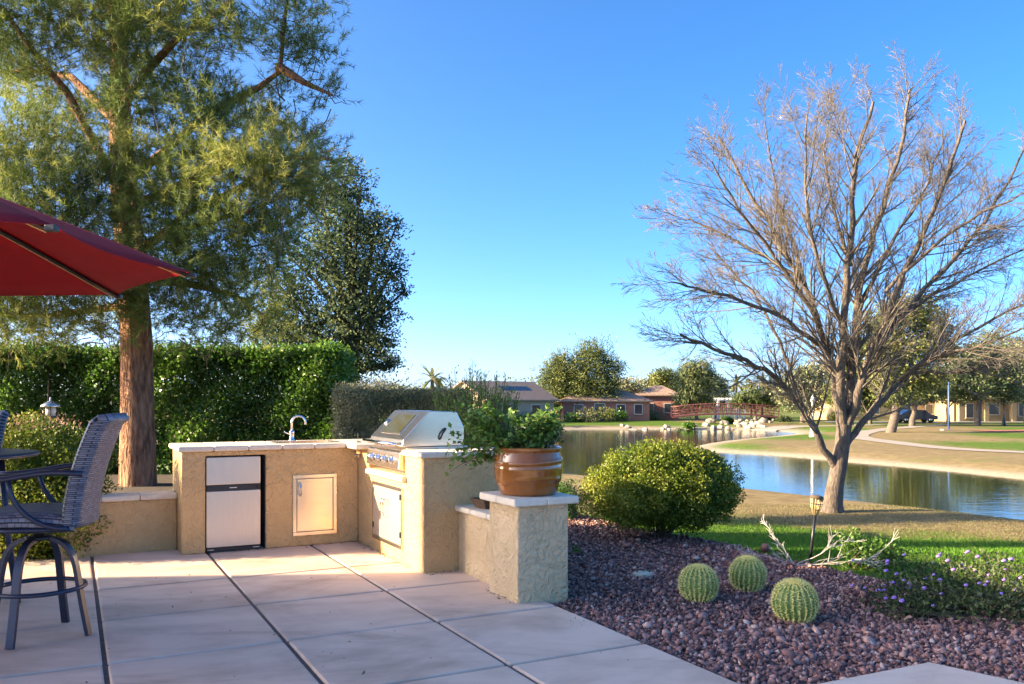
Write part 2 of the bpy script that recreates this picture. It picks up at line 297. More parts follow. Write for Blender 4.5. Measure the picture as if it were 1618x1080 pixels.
# park path: a sheet laid on the ground
def ribbon(name, pts, wd, m, dz=.02):
    p = np.array(pts, float); 
    for _ in range(3): q = np.empty((2*len(p)-1, 2)); q[::2] = p; q[1::2] = (p[:-1]+p[1:])/2; q[1:-1] = .25*q[:-2]+.5*q[1:-1]+.25*q[2:]; p = q
    t = np.gradient(p, axis=0); t = unit(t); n = np.stack([-t[:, 1], t[:, 0]], 1); V = []; F = []; k = 5
    for j in range(k):
        q = p+n*wd*(j/(k-1)-.5); V.append(np.c_[q, height(q[:, 0], q[:, 1])+dz])
    V = np.stack(V, 1).reshape(-1, 3); i = np.arange(len(p)*k).reshape(len(p), k)
    F = np.stack([i[:-1, :-1], i[:-1, 1:], i[1:, 1:], i[1:, :-1]], -1).reshape(-1, 4); return tag(npmesh(name, V, F, m), kind='structure')
pp = [P(u, v, -1.2)[:2] for u, v in [(1760, 722), (1618, 715), (1520, 710), (1420, 701), (1360, 693), (1348, 687), (1375, 680), (1440, 674), (1500, 671)]]
ribbon('park_path', pp, 1.6, M['path'], .03)
ribbon('park_path', [P(u, v, -1.2)[:2] for u, v in [(1180, 676), (1230, 674), (1290, 673), (1350, 672), (1400, 671)]], 3.0, M['path'], .03)
ribbon('street', [P(u, v, -1.2)[:2] for u, v in [(1300, 666.5), (1450, 667), (1560, 666.5), (1750, 666)]], 5, mat('asphalt', (.20, .19, .18), .9, var=.1), .03)
ribbon('sport_court', [P(u, v, -1.2)[:2] for u, v in [(1548, 681), (1640, 681), (1760, 681)]], 4.5, mat('court', (.42, .13, .07), .85, var=.1), .05)
# ------------------------------------------------------------------ patio slabs
patio = tag(prism('patio', [tuple(K(a, b)[:2]) for a, b in [(.40, -2.5), (.40, -9), (-6.5, -9), (-6.5, .5), (.3, .5), (.3, -2.5)]], 'z', -.25, -.013, M['joint']), kind='structure')
rows = [.36, -1.19, -2.16, -3.13, -4.11, -5.08, -6.05, -7.02, -8]; cols = [.41, -.46, -1.395, -2.33, -3.265, -4.2, -5.135, -6.07]
for i in range(len(rows)-1):
    for j in range(len(cols)-1):
        g = .012; a0, a1, b0, b1 = cols[j+1]+g, cols[j]-g*(j > 0), rows[i+1]+g, rows[i]-g
        cs = [K(a0, b0), K(a1, b0), K(a1, b1), K(a0, b1)]
        if max(c.y for c in cs) < 2.2: continue
        if j == 0 and i == 0: a1 = .0; 
        dz = random.uniform(-.002, .002)
        o = prism('slab', [tuple(K(a, b)[:2]) for a, b in [(a0, b0), (a1, b0), (a1, b1), (a0, b1)]], 'z', -.06, dz, M['slab'], patio, .013, 3)
o = prism('slab', [tuple(K(a, b)[:2]) for a, b in [(.0+.0, -1.72), (.29, -1.72), (.29, -1.2), (.0, -1.2)]], 'z', -.06, -.001, M['slab'], patio, .006)
walk = tag(prism('walkway', [(2.2, 4.477), (1.25, 4.02), (1.0, 2.5), (3.6, 2.5), (2.62, 4.02)], 'z', -.2, .0, M['slab'], None, .008), kind='structure')
# ------------------------------------------------------------------ gravel bed
bz = -.03
tag(prism('gravel_bed', bed, 'z', -.3, bz, mat('gravel_soil', (.085, .05, .052), .95, var=.35, vs_=40, bump=.8, bs=60, bd=.01)), kind='structure')
def in_poly(x, y, poly): return poly_sd(x, y, np.array(poly)) < 0
n = 140000
gx = rng.uniform(-.2, 5.2, n); gy = rng.uniform(3.6, 10.6, n); keep = in_poly(gx, gy, bed) & (gx < gy*.64) & (gx > -.35) & (rng.random(n) < np.clip(1.25-(gy-4)*.13, .35, 1))
keep &= ~in_poly(gx, gy, [(2.2, 4.477), (1.25, 4.02), (1.0, 2.5), (3.6, 2.5), (2.62, 4.02)])
gx, gy = gx[keep], gy[keep]; n = len(gx); print('stones', n)
ico = bmesh.new(); bmesh.ops.create_icosphere(ico, subdivisions=1, radius=1); iv = np.array([v.co[:] for v in ico.verts]); iff = np.array([[v.index for v in f.verts] for f in ico.faces]); ico.free()
sz = rng.gamma(3, .0026, n)*np.clip(.8+gy*.045, 1, 1.25); sc3 = sz[:, None]*rng.uniform(.65, 1.35, (n, 3)); sc3[:, 2] *= .75
ang = rng.random(n)*6.28; jit = 1+rng.normal(size=(n, 12))*.16
tl = rng.normal(size=(n, 2))*.35; zc = bz+sz*rng.uniform(.1, .9, n); tn_ = np.clip(rng.beta(1.7, 2.6, n), 0, 1)
ov = np.array([(1, 0, 0), (-.5, .87, 0), (-.5, -.87, 0), (.25, .4, .8), (.2, -.45, .8), (-.55, 0, .75), (0, 0, -.9)]); of = np.array([(0, 1, 3), (1, 5, 3), (1, 2, 5), (2, 4, 5), (2, 0, 4), (0, 3, 4), (3, 5, 4), (1, 0, 6), (2, 1, 6), (0, 2, 6)])
far = gy > 5.5
VV, FF, TT = [], [], []; off = 0
for sel, tv, tf in ((~far, iv, iff), (far, ov, of)):
    k = int(sel.sum()); m_ = len(tv); v = tv[None]*sc3[sel][:, None, :]*jit[sel][:, :m_, None]; ca, sa = np.cos(ang[sel])[:, None], np.sin(ang[sel])[:, None]; t2 = tl[sel]
    v = np.stack([v[..., 0]*ca-v[..., 1]*sa, v[..., 0]*sa+v[..., 1]*ca, v[..., 2]+v[..., 0]*t2[:, :1]+v[..., 1]*t2[:, 1:]], -1)+np.stack([gx[sel], gy[sel], zc[sel]], -1)[:, None, :]
    VV.append(v.reshape(-1, 3)); FF.append((tf[None]+m_*np.arange(k)[:, None, None]).reshape(-1, 3)+off); TT.append(np.repeat(tn_[sel], m_)); off += k*m_
tag(npmesh('gravel', np.concatenate(VV), np.concatenate(FF), M['gravel'], tint=np.concatenate(TT)), 'loose crushed purple brown gravel covering the planting bed', 'gravel', kind='stuff')
# grass blades on the near lawn
def blades(name, n, x0, x1, y0, y1, cond, hgt, label):
    x = rng.uniform(x0, x1, n); y = y0+(y1-y0)*rng.random(n)**1.5; k = cond(x, y); x, y = x[k], y[k]; d = poly_sd(x, y, BED)
    gr = np.clip(sstep(10.5, 6, d+.35*np.sin(x*2.1)+.25*np.sin(y*3.3+x))+rng.normal(size=len(x))*.22, 0, 1)
    c = np.stack([x, y, height(x, y)-.004], -1); n = len(x); dr = np.stack([rng.normal(size=n)*.55, rng.normal(size=n)*.55, np.ones(n)*(.35+gr)], -1)
    L = hgt*rng.uniform(.6, 1.3, n)*(.5+.5*gr)*(1+y*.02); V, F, t = leaf_arrays(c, L, .0055*(1+y*.06), dr); return tag(npmesh(name, V, F, M['grass'], tint=np.repeat(gr*.85+.1*rng.random(n), 4)), label, 'grass', kind='stuff')
blades('lawn_grass', 150000, .3, 12, 5.2, 21, lambda x, y: (x < y*.66) & (poly_sd(x, y, BED) > .03) & (poly_sd(x, y, LK) > .5) & (x > .35+.0*y), .05, 'mown lawn, green beside the gravel and straw coloured toward the lake')
# ------------------------------------------------------------------ outdoor kitchen
kc = empty('kitchen_counter', K0, KT, 'L shaped tan stucco outdoor kitchen counter with pale travertine top', 'counter')
prism('wall', [(-1.62, 0), (-1.418, 0), (-1.418, .874), (-.886, .874), (-.886, 0), (0, 0), (0, .917), (-1.62, .917)], 'y', 0, .75, M['stucco'], kc, .012)
prism('wall', [(-1.732, -.04), (.75, -.04), (.75, .917), (-.33, .917), (-.33, .74), (-1.31, .74), (-1.31, .917), (-1.732, .917)], 'x', .001, .8, M['stucco'], kc, .012)
box('recess_shade', (-1.415, -.889), (.62, .64), (.0, .87), M['dark'], kc, 0)  # near-black sheets put the shade inside the fridge opening into colour
box('recess_shade', (-1.4179, -1.4165), (.02, .62), (.0, .872), M['dark'], kc, 0)
box('recess_shade', (-.8875, -.886), (.02, .62), (.0, .872), mat('recess_grey', (.10, .10, .11), .8), kc, 0)  # grey sheet, same painted shade on the right side of the opening
OV = .035; CZ0, CZ1 = .9175, .965
def coping(ar, br): return box('coping_tile', (ar[0]+.0015, ar[1]-.0015), (br[0]+.0015, br[1]-.0015), (CZ0, CZ1+random.uniform(-.0006, .0006)), M['cap'], kc, .014, 3)
xs = [-1.655, -1.35, -1.045, -.74, -.435, -.13]
for a, b in zip(xs[:-1], xs[1:]): coping((a, b), (-OV, .13))
coping((-.13, .13), (-.33, .13))
for a, b in zip([-1.655]+xs[1:-1], xs[1:]):                     # inner field tiles, leaving the sink opening
    if a > -.75 and b < -.1:
        coping((a, b), (.55, .785))
    else:
        coping((a, b), (.13, .46)); coping((a, b), (.46, .785))
coping((-.13, .3), (.13, .785)); coping((.3, .835), (-.33, .785)); coping((.13, .3), (-.33, .13))
coping((-OV, .27), (-1.767, -1.31)); coping((.27, .55), (-1.767, -1.31)); coping((.55, .835), (-1.767, -1.31))
box('ledge', (-.045, .03), (-1.345, -.36), (.695, .742), M['cap'], kc, .012, 3)
# sink and tap
sk_ = empty('sink', K(-.435, .34, CZ1), KT, 'stainless drop-in sink in the counter beside the tap', 'sink')
box('rim', (-.305, .305), (-.21, -.185), (-.004, .006), M['steel'], sk_, .002); box('rim', (-.305, .305), (.185, .21), (-.004, .006), M['steel'], sk_, .002)
box('rim', (-.305, -.28), (-.185, .185), (-.004, .006), M['steel'], sk_, .002); box('rim', (.28, .305), (-.185, .185), (-.004, .006), M['steel'], sk_, .002)
box('basin_floor', (-.28, .28), (-.185, .185), (-.17, -.165), M['steel'], sk_, 0)
for yr in ((-.19, -.185), (.185, .19)): box('basin_side', (-.28, .28), yr, (-.165, -.004), M['steel'], sk_, 0)
tp = K(-.50, .64, CZ1); fa = empty('tap', tp, KT, 'chrome gooseneck tap standing behind the sink', 'tap')
lathe('base', [(.032, 0), (.032, .01), (.022, .02), (.022, .075), (.026, .08), (.026, .1), (.014, .11)], M['chrome'], fa, 20)
tube('spout', [(0, 0, .1), (0, 0, .19)]+[(.065-.065*math.cos(t), -.03*(1-math.cos(t))*.5, .19+.065*math.sin(t)) for t in np.linspace(.15, math.pi, 14)]+[(.131, -.03, .165)], .0115, M['chrome'], fa, 12)
tube('lever', [(-.02, 0, .07), (-.06, -.01, .085), (-.08, -.01, .1)], .006, M['chrome'], fa)
# refrigerator
fr = empty('refrigerator', K(-1.175, 0, 0), KT, 'small two door stainless refrigerator set into the stucco counter', 'refrigerator')
box('body', (-.232, .236), (.045, .58), (.012, .858), M['black'], fr, .004)
box('freezer_door', (-.236, .24), (-.006, .044), (.612, .862), M['brushed'], fr, .006)
hs = box('handle_strip', (-.236, .24), (-.003, .044), (.556, .611), M['black'], fr, .005)
box('latch', (.20, .225), (-.008, -.002), (.572, .596), M['dark'], hs, .001); box('name_plate', (-.035, .03), (-.006, -.002), (.579, .586), M['white'], hs, .001)
box('lower_door', (-.236, .24), (-.006, .044), (.045, .555), M['brushed'], fr, .006)
box('kick_strip', (-.232, .236), (.006, .04), (.0, .04), M['black'], fr, .003)
for x in (-.2, .2): box('foot', (x-.03, x+.03), (-.01, .004), (.022, .032), M['steel'], fr, .002)
# access door
ad = empty('access_door', K(-.428, 0, .098), KT, 'single polished steel access door on the counter front', 'door')
W_, H_ = .21, .575
for xr, zr in (((-W_, W_), (H_-.034, H_)), ((-W_, W_), (0, .034)), ((-W_, -W_+.034), (.034, H_-.034)), ((W_-.034, W_), (.034, H_-.034))):
    box('frame', xr, (-.014, .02), zr, M['steel'], ad, .002)
dp = box('door_panel', (-W_+.039, W_-.039), (-.012, .015), (.039, H_-.039), M['steel'], ad, .003)
hd = tube('handle', [(-.145, -.012, .50), (-.145, -.05, .495), (-.145, -.055, .47), (-.145, -.055, .41), (-.145, -.05, .385), (-.145, -.012, .38)], .009, M['chrome'], dp, 10)
box('shadow_gap', (-W_+.034, W_-.034), (.012, .018), (.034, H_-.034), M['dark'], ad, 0)
# double doors under the grill
dd = empty('double_door', K(0, -.866, .11), KT-math.pi/2, 'pair of steel cabinet doors under the grill', 'door')   # local x runs along -e2
for xr, zr in (((-.4, .4), (.495, .525)), ((-.4, .4), (0, .03)), ((-.4, -.37), (.03, .495)), ((.37, .4), (.03, .495))): box('frame', xr, (-.014, .02), zr, M['steel'], dd, .002)
for s in (-1, 1):
    dpn = box('door_panel', (-.366 if s < 0 else .002, -.002 if s < 0 else .366), (-.012, .015), (.034, .491), M['brushed'], dd, .003)
    tube('handle', [(s*.035, -.012, .40), (s*.035, -.045, .395), (s*.035, -.055, .37), (s*.035, -.055, .28), (s*.035, -.045, .255), (s*.035, -.012, .25)], .008, M['chrome'], dpn, 10)
    for z in (.42, .1): box('hinge', (s*.36-.008, s*.36+.008), (-.02, -.012), (z, z+.05), M['dark'], dpn, .001)
# grill: local x along -e2 (its width), local y into the counter
gr = empty('grill', K(0, -.83, .745), KT-math.pi/2, 'built in stainless gas grill with sloped window hood', 'grill')
GW = .44
prism('firebox', [(.03, 0), (.6, 0), (.6, .235), (.03, .235)], 'x', -GW+.01, GW-.01, M['steel'], gr, .004)
cp = prism('control_panel', [(-.045, .05), (.028, .03), (.028, .20), (-.005, .205), (-.03, .19)], 'x', -GW, GW, M['steel'], gr, .004)
for i in range(4):
    kx = -.29+.18*i; kn = lathe('knob', [(.04, 0), (.04, .008), (.026, .012), (.023, .035), (.018, .038)], M['chrome'], cp, 18); kn.location = (kx, -.037, .118); kn.rotation_euler = (math.radians(90-8), 0, 0)
    box('grip', (-.006, .006), (-.024, .024), (.034, .046), M['black'], kn, .002)
hood = prism('hood', [(-.012, .238), (.56, .238), (.56, .40), (.49, .535), (.265, .545), (.235, .54), (.0, .30)], 'x', -GW, GW, M['steel'], gr, .006)
# window on the slope
def on_slope(x, t, o): # t along the slope 0..1
    y0, z0, y1, z1 = .0, .30, .235, .54; nx, nz = -(z1-z0), (y1-y0); l = math.hypot(nx, nz); return (x, y0+(y1-y0)*t+nx/l*o, z0+(z1-z0)*t+nz/l*o)
gl = mat('grill_window', (.05, .05, .025), .08, 0, spec=.8, coat=.5)
def slab_on(nm, x0, x1, t0, t1, o0, o1, m, par):
    V = [on_slope(x, t, o) for o in (o0, o1) for x, t in ((x0, t0), (x1, t0), (x1, t1), (x0, t1))]
    return pyd(nm, V, [(0, 1, 2, 3), (4, 7, 6, 5), (0, 4, 5, 1), (1, 5, 6, 2), (2, 6, 7, 3), (3, 7, 4, 0)], m, par)
slab_on('window_frame', -.25, .25, .16, .88, -.002, .006, M['steel'], hood); slab_on('window', -.225, .225, .2, .84, .0065, .009, gl, hood)
th = lathe('thermometer', [(.035, 0), (.035, .008), (.03, .012)], M['chrome'], hood, 18); th.location = on_slope(-.35, .55, .003); th.rotation_euler = (math.radians(44), 0, 0)
tube('handle', [(-GW+.02, -.075, .262), (GW-.02, -.075, .262)], .016, M['chrome'], hood, 12)
for s in (-1, 1): box('handle_bracket', (s*(GW-.05)-.012, s*(GW-.05)+.012), (-.08, .0), (.252, .274), M['steel'], hood, .003)
tube('side_handle', [(GW+.0, .33, .30), (GW+.025, .33, .31), (GW+.03, .345, .35), (GW+.025, .375, .385), (GW, .385, .39)], .009, M['black'], hood, 8)
# small clamp on the corner of the counter
cl = empty('clamp', K(-.02, -.08, .0), KT, 'small steel clamp hung on the inner counter corner', 'clamp')
box('jaw', (-.03, .02), (-.012, .03), (.86, .985), M['steel'], cl, .003); tube('screw', [(0, .01, .80), (0, .01, .87)], .006, M['steel'], cl); tube('tommy_bar', [(-.04, .01, .845), (.07, .01, .845)], .005, M['steel'], cl); tube('stub', [(.06, .01, .80), (.06, .01, .86)], .008, M['steel'], cl); tube('rod', [(-.005, .01, .98), (-.005, .01, 1.06)], .003, M['stem'], cl, 5)
# low wall and post
lw = empty('low_wall', K(.3, -1.732, 0), KT, 'knee high stucco wall linking the grill counter to the post', 'wall')
box('wall', (0, .27), (-.80, -.002), (-.04, .484), M['stucco_post'], lw, .012)
for i, (b0, b1) in enumerate([(-.30, -.003), (-.60, -.30), (-.80, -.60)]): box('coping_tile', (-.035, .30), (b0+.0015, b1-.0015), (.4845, .53), M['cap'], lw, .014, 3)
po = empty('post', K(.4, -2.741, 0), KT, 'square stucco post with travertine cap carrying the brown pot', 'post')
box('shaft', (-.2, .2), (-.225, .225), (-.04, .66), M['stucco_post'], po, .012)
for i in (0, 1):
    for j in (0, 1): box('coping_tile', ((-.255, -.0015) if i == 0 else (.0015, .255)), ((-.28, -.0015) if j == 0 else (.0015, .28)), (.6605, .713+random.uniform(0, .0008)), M['cap'], po, .012, 3)
# left planter wall
pw = empty('planter_wall', K(-1.62, .35, 0), KT, 'low stucco planter wall with travertine cap in front of the pine', 'wall')
box('wall', (-.95, -.002), (0, .25), (-.04, .47), M['stucco'], pw, .012)
for i in range(3): box('coping_tile', (-.95+.3165*i+.0015, -.95+.3165*(i+1)-.0015), (-.035, .285), (.4705, .52), M['cap'], pw, .014, 3)
tag(prism('planter_soil', [tuple(K(a, b)[:2]) for a, b in [(-8, .6), (-1.62, .6), (-1.0, .76), (.8, .76), (2.2, 5), (-2, 9), (-9, 9)]], 'z', -.3, .12, M['soil']), kind='structure')
# tray on the low wall
ty = empty('tray', K(.44, -2.02, .53), KT+.1, 'small rough brown square tray on the low wall', 'tray')
def frust(nm, s0, s1, z0, z1, t, m, par):
    V = []; F = []
    for s, z in ((s0, z0), (s1, z1), (s1-t, z1), (s0-t, z0+t)): V += [(-s, -s, z), (s, -s, z), (s, s, z), (-s, s, z)]
    for k in range(3):
        for i in range(4): F.append((4*k+i, 4*k+(i+1) % 4, 4*k+4+(i+1) % 4, 4*k+4+i))
    F += [(3, 2, 1, 0), (12, 13, 14, 15)]; return pyd(nm, V, F, m, par)
frust('bowl', .075, .115, 0, .075, .012, mat('rough_brown', (.10, .055, .03), .85, var=.4, vs_=30, bump=.7, bs=60, bd=.006), ty)
lathe('stone', [(.02, 0), (.03, .02), (.028, .05), (.01, .06)], M['rock'], ty, 9, loc=(.03, .02, .012))
# pot and its plant
pot = empty('pot', K(.4, -2.741, .714), 0, 'large glazed brown pot on the stucco post', 'pot')
prof = [(.17, 0), (.197, .006), (.215, .05), (.238, .12), (.247, .19), (.245, .245), (.232, .285), (.226, .30), (.236, .315), (.238, .33), (.228, .338), (.212, .33), (.205, .29)]
def groove(r, z, a):
    for z0, s, ph, amp in ((.245, .018, .4, .005), (.085, .03, 2.6, .005)):
        zz = z0+s*math.sin(a+ph); r += amp*math.exp(-((z-zz)/.012)**2)-.6*amp*math.exp(-((z-zz+.022)/.012)**2)
    return r
pr = np.array(prof); tt_ = np.linspace(0, len(prof)-1, 80); prof2 = [(np.interp(t, range(len(prof)), pr[:, 0]), np.interp(t, range(len(prof)), pr[:, 1])) for t in tt_]
lathe('body', prof2, M['glaze'], pot, 56, groove, cap=False); lathe('soil', [(.001, .288), (.206, .288), (.206, .27)], M['soil'], pot, 32, cap=False)
pc = K(.4, -2.741, 1.03); pl = empty('potted_plant', pc, 0, 'leafy green plant trailing over the left side of the brown pot', 'plant')
# stems: upright and trailing
lines = []; lc = []; ld = []
for i in range(95):
    a = rng.random()*6.28; s = rng.random(); tgt = np.array([-.10+.26*math.cos(a)*1.25, .24*math.sin(a), .05+.25*rng.random()])
    if i < 16: tgt = np.array([-.25-.33*rng.random(), .12*rng.normal(), -.02+.12*rng.normal()])
    st = np.array([.13*math.cos(a)*s, .13*math.sin(a)*s, -.02]); md = (st+tgt)/2+np.array([0, 0, .10]); t = np.linspace(0, 1, 8)[:, None]
    c = (1-t)**2*st+2*t*(1-t)*md+t*t*tgt; lines.append((c, np.linspace(.004, .0015, 8)))
    m_ = 26; k = np.clip(rng.beta(2.2, 1.1, m_), 0, .999)*7; i0 = k.astype(int); q = c[i0]+(c[np.minimum(i0+1, 7)]-c[i0])*(k-i0)[:, None]+rng.normal(size=(m_, 3))*.018
    lc.append(q); ld.append(rng.normal(size=(m_, 3))+np.array([0, 0, .25]))
V, F = tubes(lines, 5); npmesh('stems', V, F, M['stem'], pl)
lc = np.concatenate(lc); leaves('leaves', lc, rng.uniform(.03, .058, len(lc)), rng.uniform(.022, .04, len(lc)), M['basil'], pl, d=np.concatenate(ld), nrm=np.tile([0, -.3, 1.], (len(lc), 1)))
dl_ = []
for i in range(14):
    st = np.array([.08+.1*rng.random(), .05*rng.normal(), -.02]); tg = st+np.array([.08*rng.random()+.02, .04*rng.normal(), .13+.14*rng.random()]); dl_.append((np.linspace(st, tg, 5)+rng.normal(size=(5, 3))*.006, np.linspace(.0025, .001, 5)))
V, F = tubes(dl_, 4); npmesh('dry_stems', V, F, M['deadwood'], pl)
cc = np.concatenate([l[0][2:] for l in dl_]); leaves('dry_leaves', np.repeat(cc, 5, 0)+rng.normal(size=(len(cc)*5, 3))*.014, .022, .011, M['olive'], pl)
# ------------------------------------------------------------------ umbrella, bar stools, table
ub = empty('patio_umbrella', (-3.2, 3.95, 0), 0, 'red canvas patio umbrella with dark ribs', 'umbrella')
R8, RZ, AZ = 1.60, 2.05, 2.60
def um(k, t, drop=0): # along rib k
    a = math.radians(19+45*k); r = R8*t; return np.array([r*math.cos(a), r*math.sin(a), AZ-(AZ-RZ)*(t**1.12)-drop])
for k in range(8):
    V = []; F = []; nU, nV = 9, 10
    for i in range(nV+1):
        t = max(.02, i/nV)
        for j in range(nU):
            s = j/(nU-1); p = um(k, t)*(1-s)+um(k+1, t)*s; sag = 4*s*(1-s); p[2] -= .03*sag*t*(1-.6*t); p[:2] *= (1-.055*sag*t**6); V.append(p)
    for i in range(nV):
        for j in range(nU-1): F.append((i*nU+j, i*nU+j+1, (i+1)*nU+j+1, (i+1)*nU+j))
    o = pyd('canopy_panel', V, F, M['canvas'], ub, True); md = o.modifiers.new('thick', 'SOLIDIFY'); md.thickness = .003
    o = tube('rib', [um(k, t, .02) for t in np.linspace(.02, .995, 8)], .011, M['black'], ub, 6)
    V, F = tubes([([um(k, t, .036) for t in np.linspace(.05, .98, 6)], [.0035]*6)], 5); npmesh('edge_wire', V, F, M['bamboo'], o)
    box('tip', (-.02, .02), (-.02, .02), (-.012, .012), M['black'], ub, .004).location = tuple(um(k, 1.0, .012))
    tube('strut', [(0, 0, 1.95), um(k, .5, .03)], .008, M['black'], ub, 6)
tube('pole', [(0, 0, .05), (0, 0, 2.75)], .024, M['black'], ub, 12); lathe('foot', [(.3, 0), (.3, .04), (.06, .08), (.04, .25)], M['black'], ub, 24)
def grid_uv(name, fn, nu, nv, su, sv, m, parent, thick):
    """a woven sheet: fn(s,t)->point; UVs in metres for the weave"""
    V = [fn(i/nu, j/nv) for j in range(nv+1) for i in range(nu+1)]; F = [(j*(nu+1)+i, j*(nu+1)+i+1, (j+1)*(nu+1)+i+1, (j+1)*(nu+1)+i) for j in range(nv) for i in range(nu)]
    o = pyd(name, V, F, m, parent, True); uv = o.data.uv_layers.new(name='UVMap')
    for p in o.data.polygons:
        for li, vi in zip(p.loop_indices, p.vertices): uv.data[li].uv = ((vi % (nu+1))/nu*su, (vi//(nu+1))/nv*sv)
    md = o.modifiers.new('thick', 'SOLIDIFY'); md.thickness = thick; md.offset = 0; return o
def stool(loc, rz, label):
    """faces local -x; the backrest stands on the +x side"""
    s = empty('bar_stool', loc, rz, label, 'bar stool', 'woven bar stools at the table')
    # seat: rounded, wrapped over the edges
    def seat(i, j):
        x = -.27+.52*i; y = -.27+.54*j; e = max(0, abs(2*j-1)-.86)/.14; e2 = max(0, .1-i)/.1; return (x, y*(1-.01*e), .735+.018*math.sin(math.pi*i)-.075*e**1.6-.06*e2**1.6-.02*i)
    grid_uv('seat', seat, 22, 26, .52, .62, M['wicker'], s, .022)
    def back(i, j):
        y = -.26+.52*i; c = 1-(2*i-1)**2; z = .66+.63*j; x = .235+.16*j**1.25+.045*c-.02*math.sin(j*3.1); e = max(0, abs(2*i-1)-.9)/.1
        tz = max(0, j-.93)/.07; return (x-.05*e**2+.03*tz**2, y*(1-.05*j), z-.006*tz)
    grid_uv('backrest', back, 20, 26, .52, .63, M['wicker'], s, .05)
    fr_ = [(-.27, -.27, .655), (.22, -.27, .655), (.24, .27, .655), (-.27, .27, .655), (-.27, -.27, .655)]
    tube('seat_frame', fr_, .015, M['navy'], s, 8)
    for sg in (-1, 1):
        y = .285*sg; t = np.linspace(0, 1, 9)
        tube('armrest', [(.30-.62*q, y, .965-.018*q+.016*math.sin(q*6.)-.05*max(0, q-.75)) for q in t], .0165, M['navy'], s, 8)
        tube('arm_support', [(.22-.30*math.sin(q*1.5), y, .66+.28*(1-math.cos(q*1.5))/(1-math.cos(1.5))*.98) for q in t], .0145, M['navy'], s, 8)
    lathe('swivel', [(.075, .565), (.075, .585), (.03, .59), (.03, .64), (.11, .645), (.11, .655)], M['black'], s, 20)
    for k in range(4):
        a = math.radians(45+90*k)+.78-rz; c, n_ = math.cos(a), math.sin(a)
        prof_ = [(0.0, .575), (.09, .57), (.16, .535), (.205, .46), (.225, .36), (.25, .2), (.29, .005)]
        q = np.array(prof_); tq = np.linspace(0, 6, 20); px = np.interp(tq, range(7), q[:, 0]); pz = np.interp(tq, range(7), q[:, 1])
        for _ in range(2): px[1:-1] = (px[:-2]+2*px[1:-1]+px[2:])/4; pz[1:-1] = (pz[:-2]+2*pz[1:-1]+pz[2:])/4
        V = []; F = []                                              # flat bar leg
        for i in range(20):
            j0, j1 = max(i-1, 0), min(i+1, 19); tx, tz = px[j1]-px[j0], pz[j1]-pz[j0]; l = math.hypot(tx, tz); nx_, nz_ = -tz/l*.011, tx/l*.011
            for sx, sy in ((1, 1), (1, -1), (-1, -1), (-1, 1)): X_, Y_ = px[i]+nx_*sx, .0215*sy; V.append((X_*c-Y_*n_, X_*n_+Y_*c, pz[i]+nz_*sx))
        for i in range(19):
            for j in range(4): F.append((4*i+j, 4*i+(j+1) % 4, 4*i+4+(j+1) % 4, 4*i+4+j))
        F += [(0, 1, 2, 3), (79, 78, 77, 76)]; pyd('leg', V, F, M['navy'], s)
    tube('foot_ring', [(.243*math.cos(t), .243*math.sin(t), .285) for t in np.linspace(0, 2*math.pi, 40)], .0135, M['navy'], s, 8)
    return s
stool((-2.77, 4.97, 0), 0.24, 'dark blue woven bar stool with curved arms in the left foreground')
stool((-4.06, 6.02, 0), math.radians(90), 'woven bar stool on the far side of the table, only its back edge showing')
tb = empty('bar_table', (-3.80, 5.62, 0), 0, 'dark round bar table cut off by the left picture edge', 'table')
lathe('table_top', [(.02, .992), (.53, .995), (.575, 1.0), (.59, 1.01), (.588, 1.02), (.575, 1.028), (.55, 1.03), (.02, 1.03)], M['navy'], tb, 56)
for k in range(4):
    a = math.radians(20+90*k); tube('leg', [(.36*math.cos(a), .36*math.sin(a), .993), (.40*math.cos(a), .40*math.sin(a), .5), (.46*math.cos(a), .46*math.sin(a), 0)], .022, M['navy'], tb, 8)
# ------------------------------------------------------------------ planting near the camera
def shrub(name, label, cat, blobs, n, L, W, m, stems=None, shell=.45, lump=.2, group=None, up=.25, parent_loc=None, flip=None):
    b0 = np.array(blobs); loc = parent_loc or (b0[:, 0].mean(), b0[:, 1].mean(), 0)
    s = empty(name, loc, 0, label, cat, group); p, dr, tn = blob_points(blobs, n, shell, lump); k = p[:, 2] > loc[2]+.01
    p, dr, tn = p[k], dr[k], tn[k]; n = len(p); d = dr*.6+rng.normal(size=(n, 3))*.7+np.array([0, 0, up])
    o = leaves('foliage', p-np.array(loc), rng.uniform(.7, 1.25, n)*L, rng.uniform(.7, 1.2, n)*W, m, s, d=d, nrm=dr, tint=tn)
    if stems:
        ln = []
        for i in range(stems):
            t = b0[rng.integers(len(b0))]; st = np.array([loc[0]+.06*rng.normal(), loc[1]+.06*rng.normal(), loc[2]-.02]); tg = t[:3]+rng.normal(size=3)*t[3:6]*.35
            md = (st+tg)/2+np.array([0, 0, .1*abs(tg[2]-st[2])]); q = np.linspace(0, 1, 7)[:, None]; c = (1-q)**2*st+2*q*(1-q)*md+q*q*tg; ln.append((c-np.array(loc), np.linspace(1, .3, 7)*.012*max(1, (tg[2]-st[2]))))
        V, F = tubes(ln, 5); npmesh('stem', V, F, M['stem'], s)
    return s
sb = [(1.57, 8.75, .52, .78, .70, .44), (1.22, 8.7, .42, .52, .6, .34), (1.86, 8.75, .42, .5, .6, .36), (1.52, 8.7, .64, .52, .5, .30), (1.7, 8.4, .38, .5, .4, .30), (1.25, 8.4, .36, .4, .35, .26)]
sb += [(1.56+.76*math.cos(t)*math.cos(e), 8.72+.66*math.sin(t)*math.cos(e), .47+.38*math.sin(e), .10, .10, .09) for t, e in zip(rng.uniform(0, 6.28, 40), rng.uniform(-.3, 1.3, 40))]
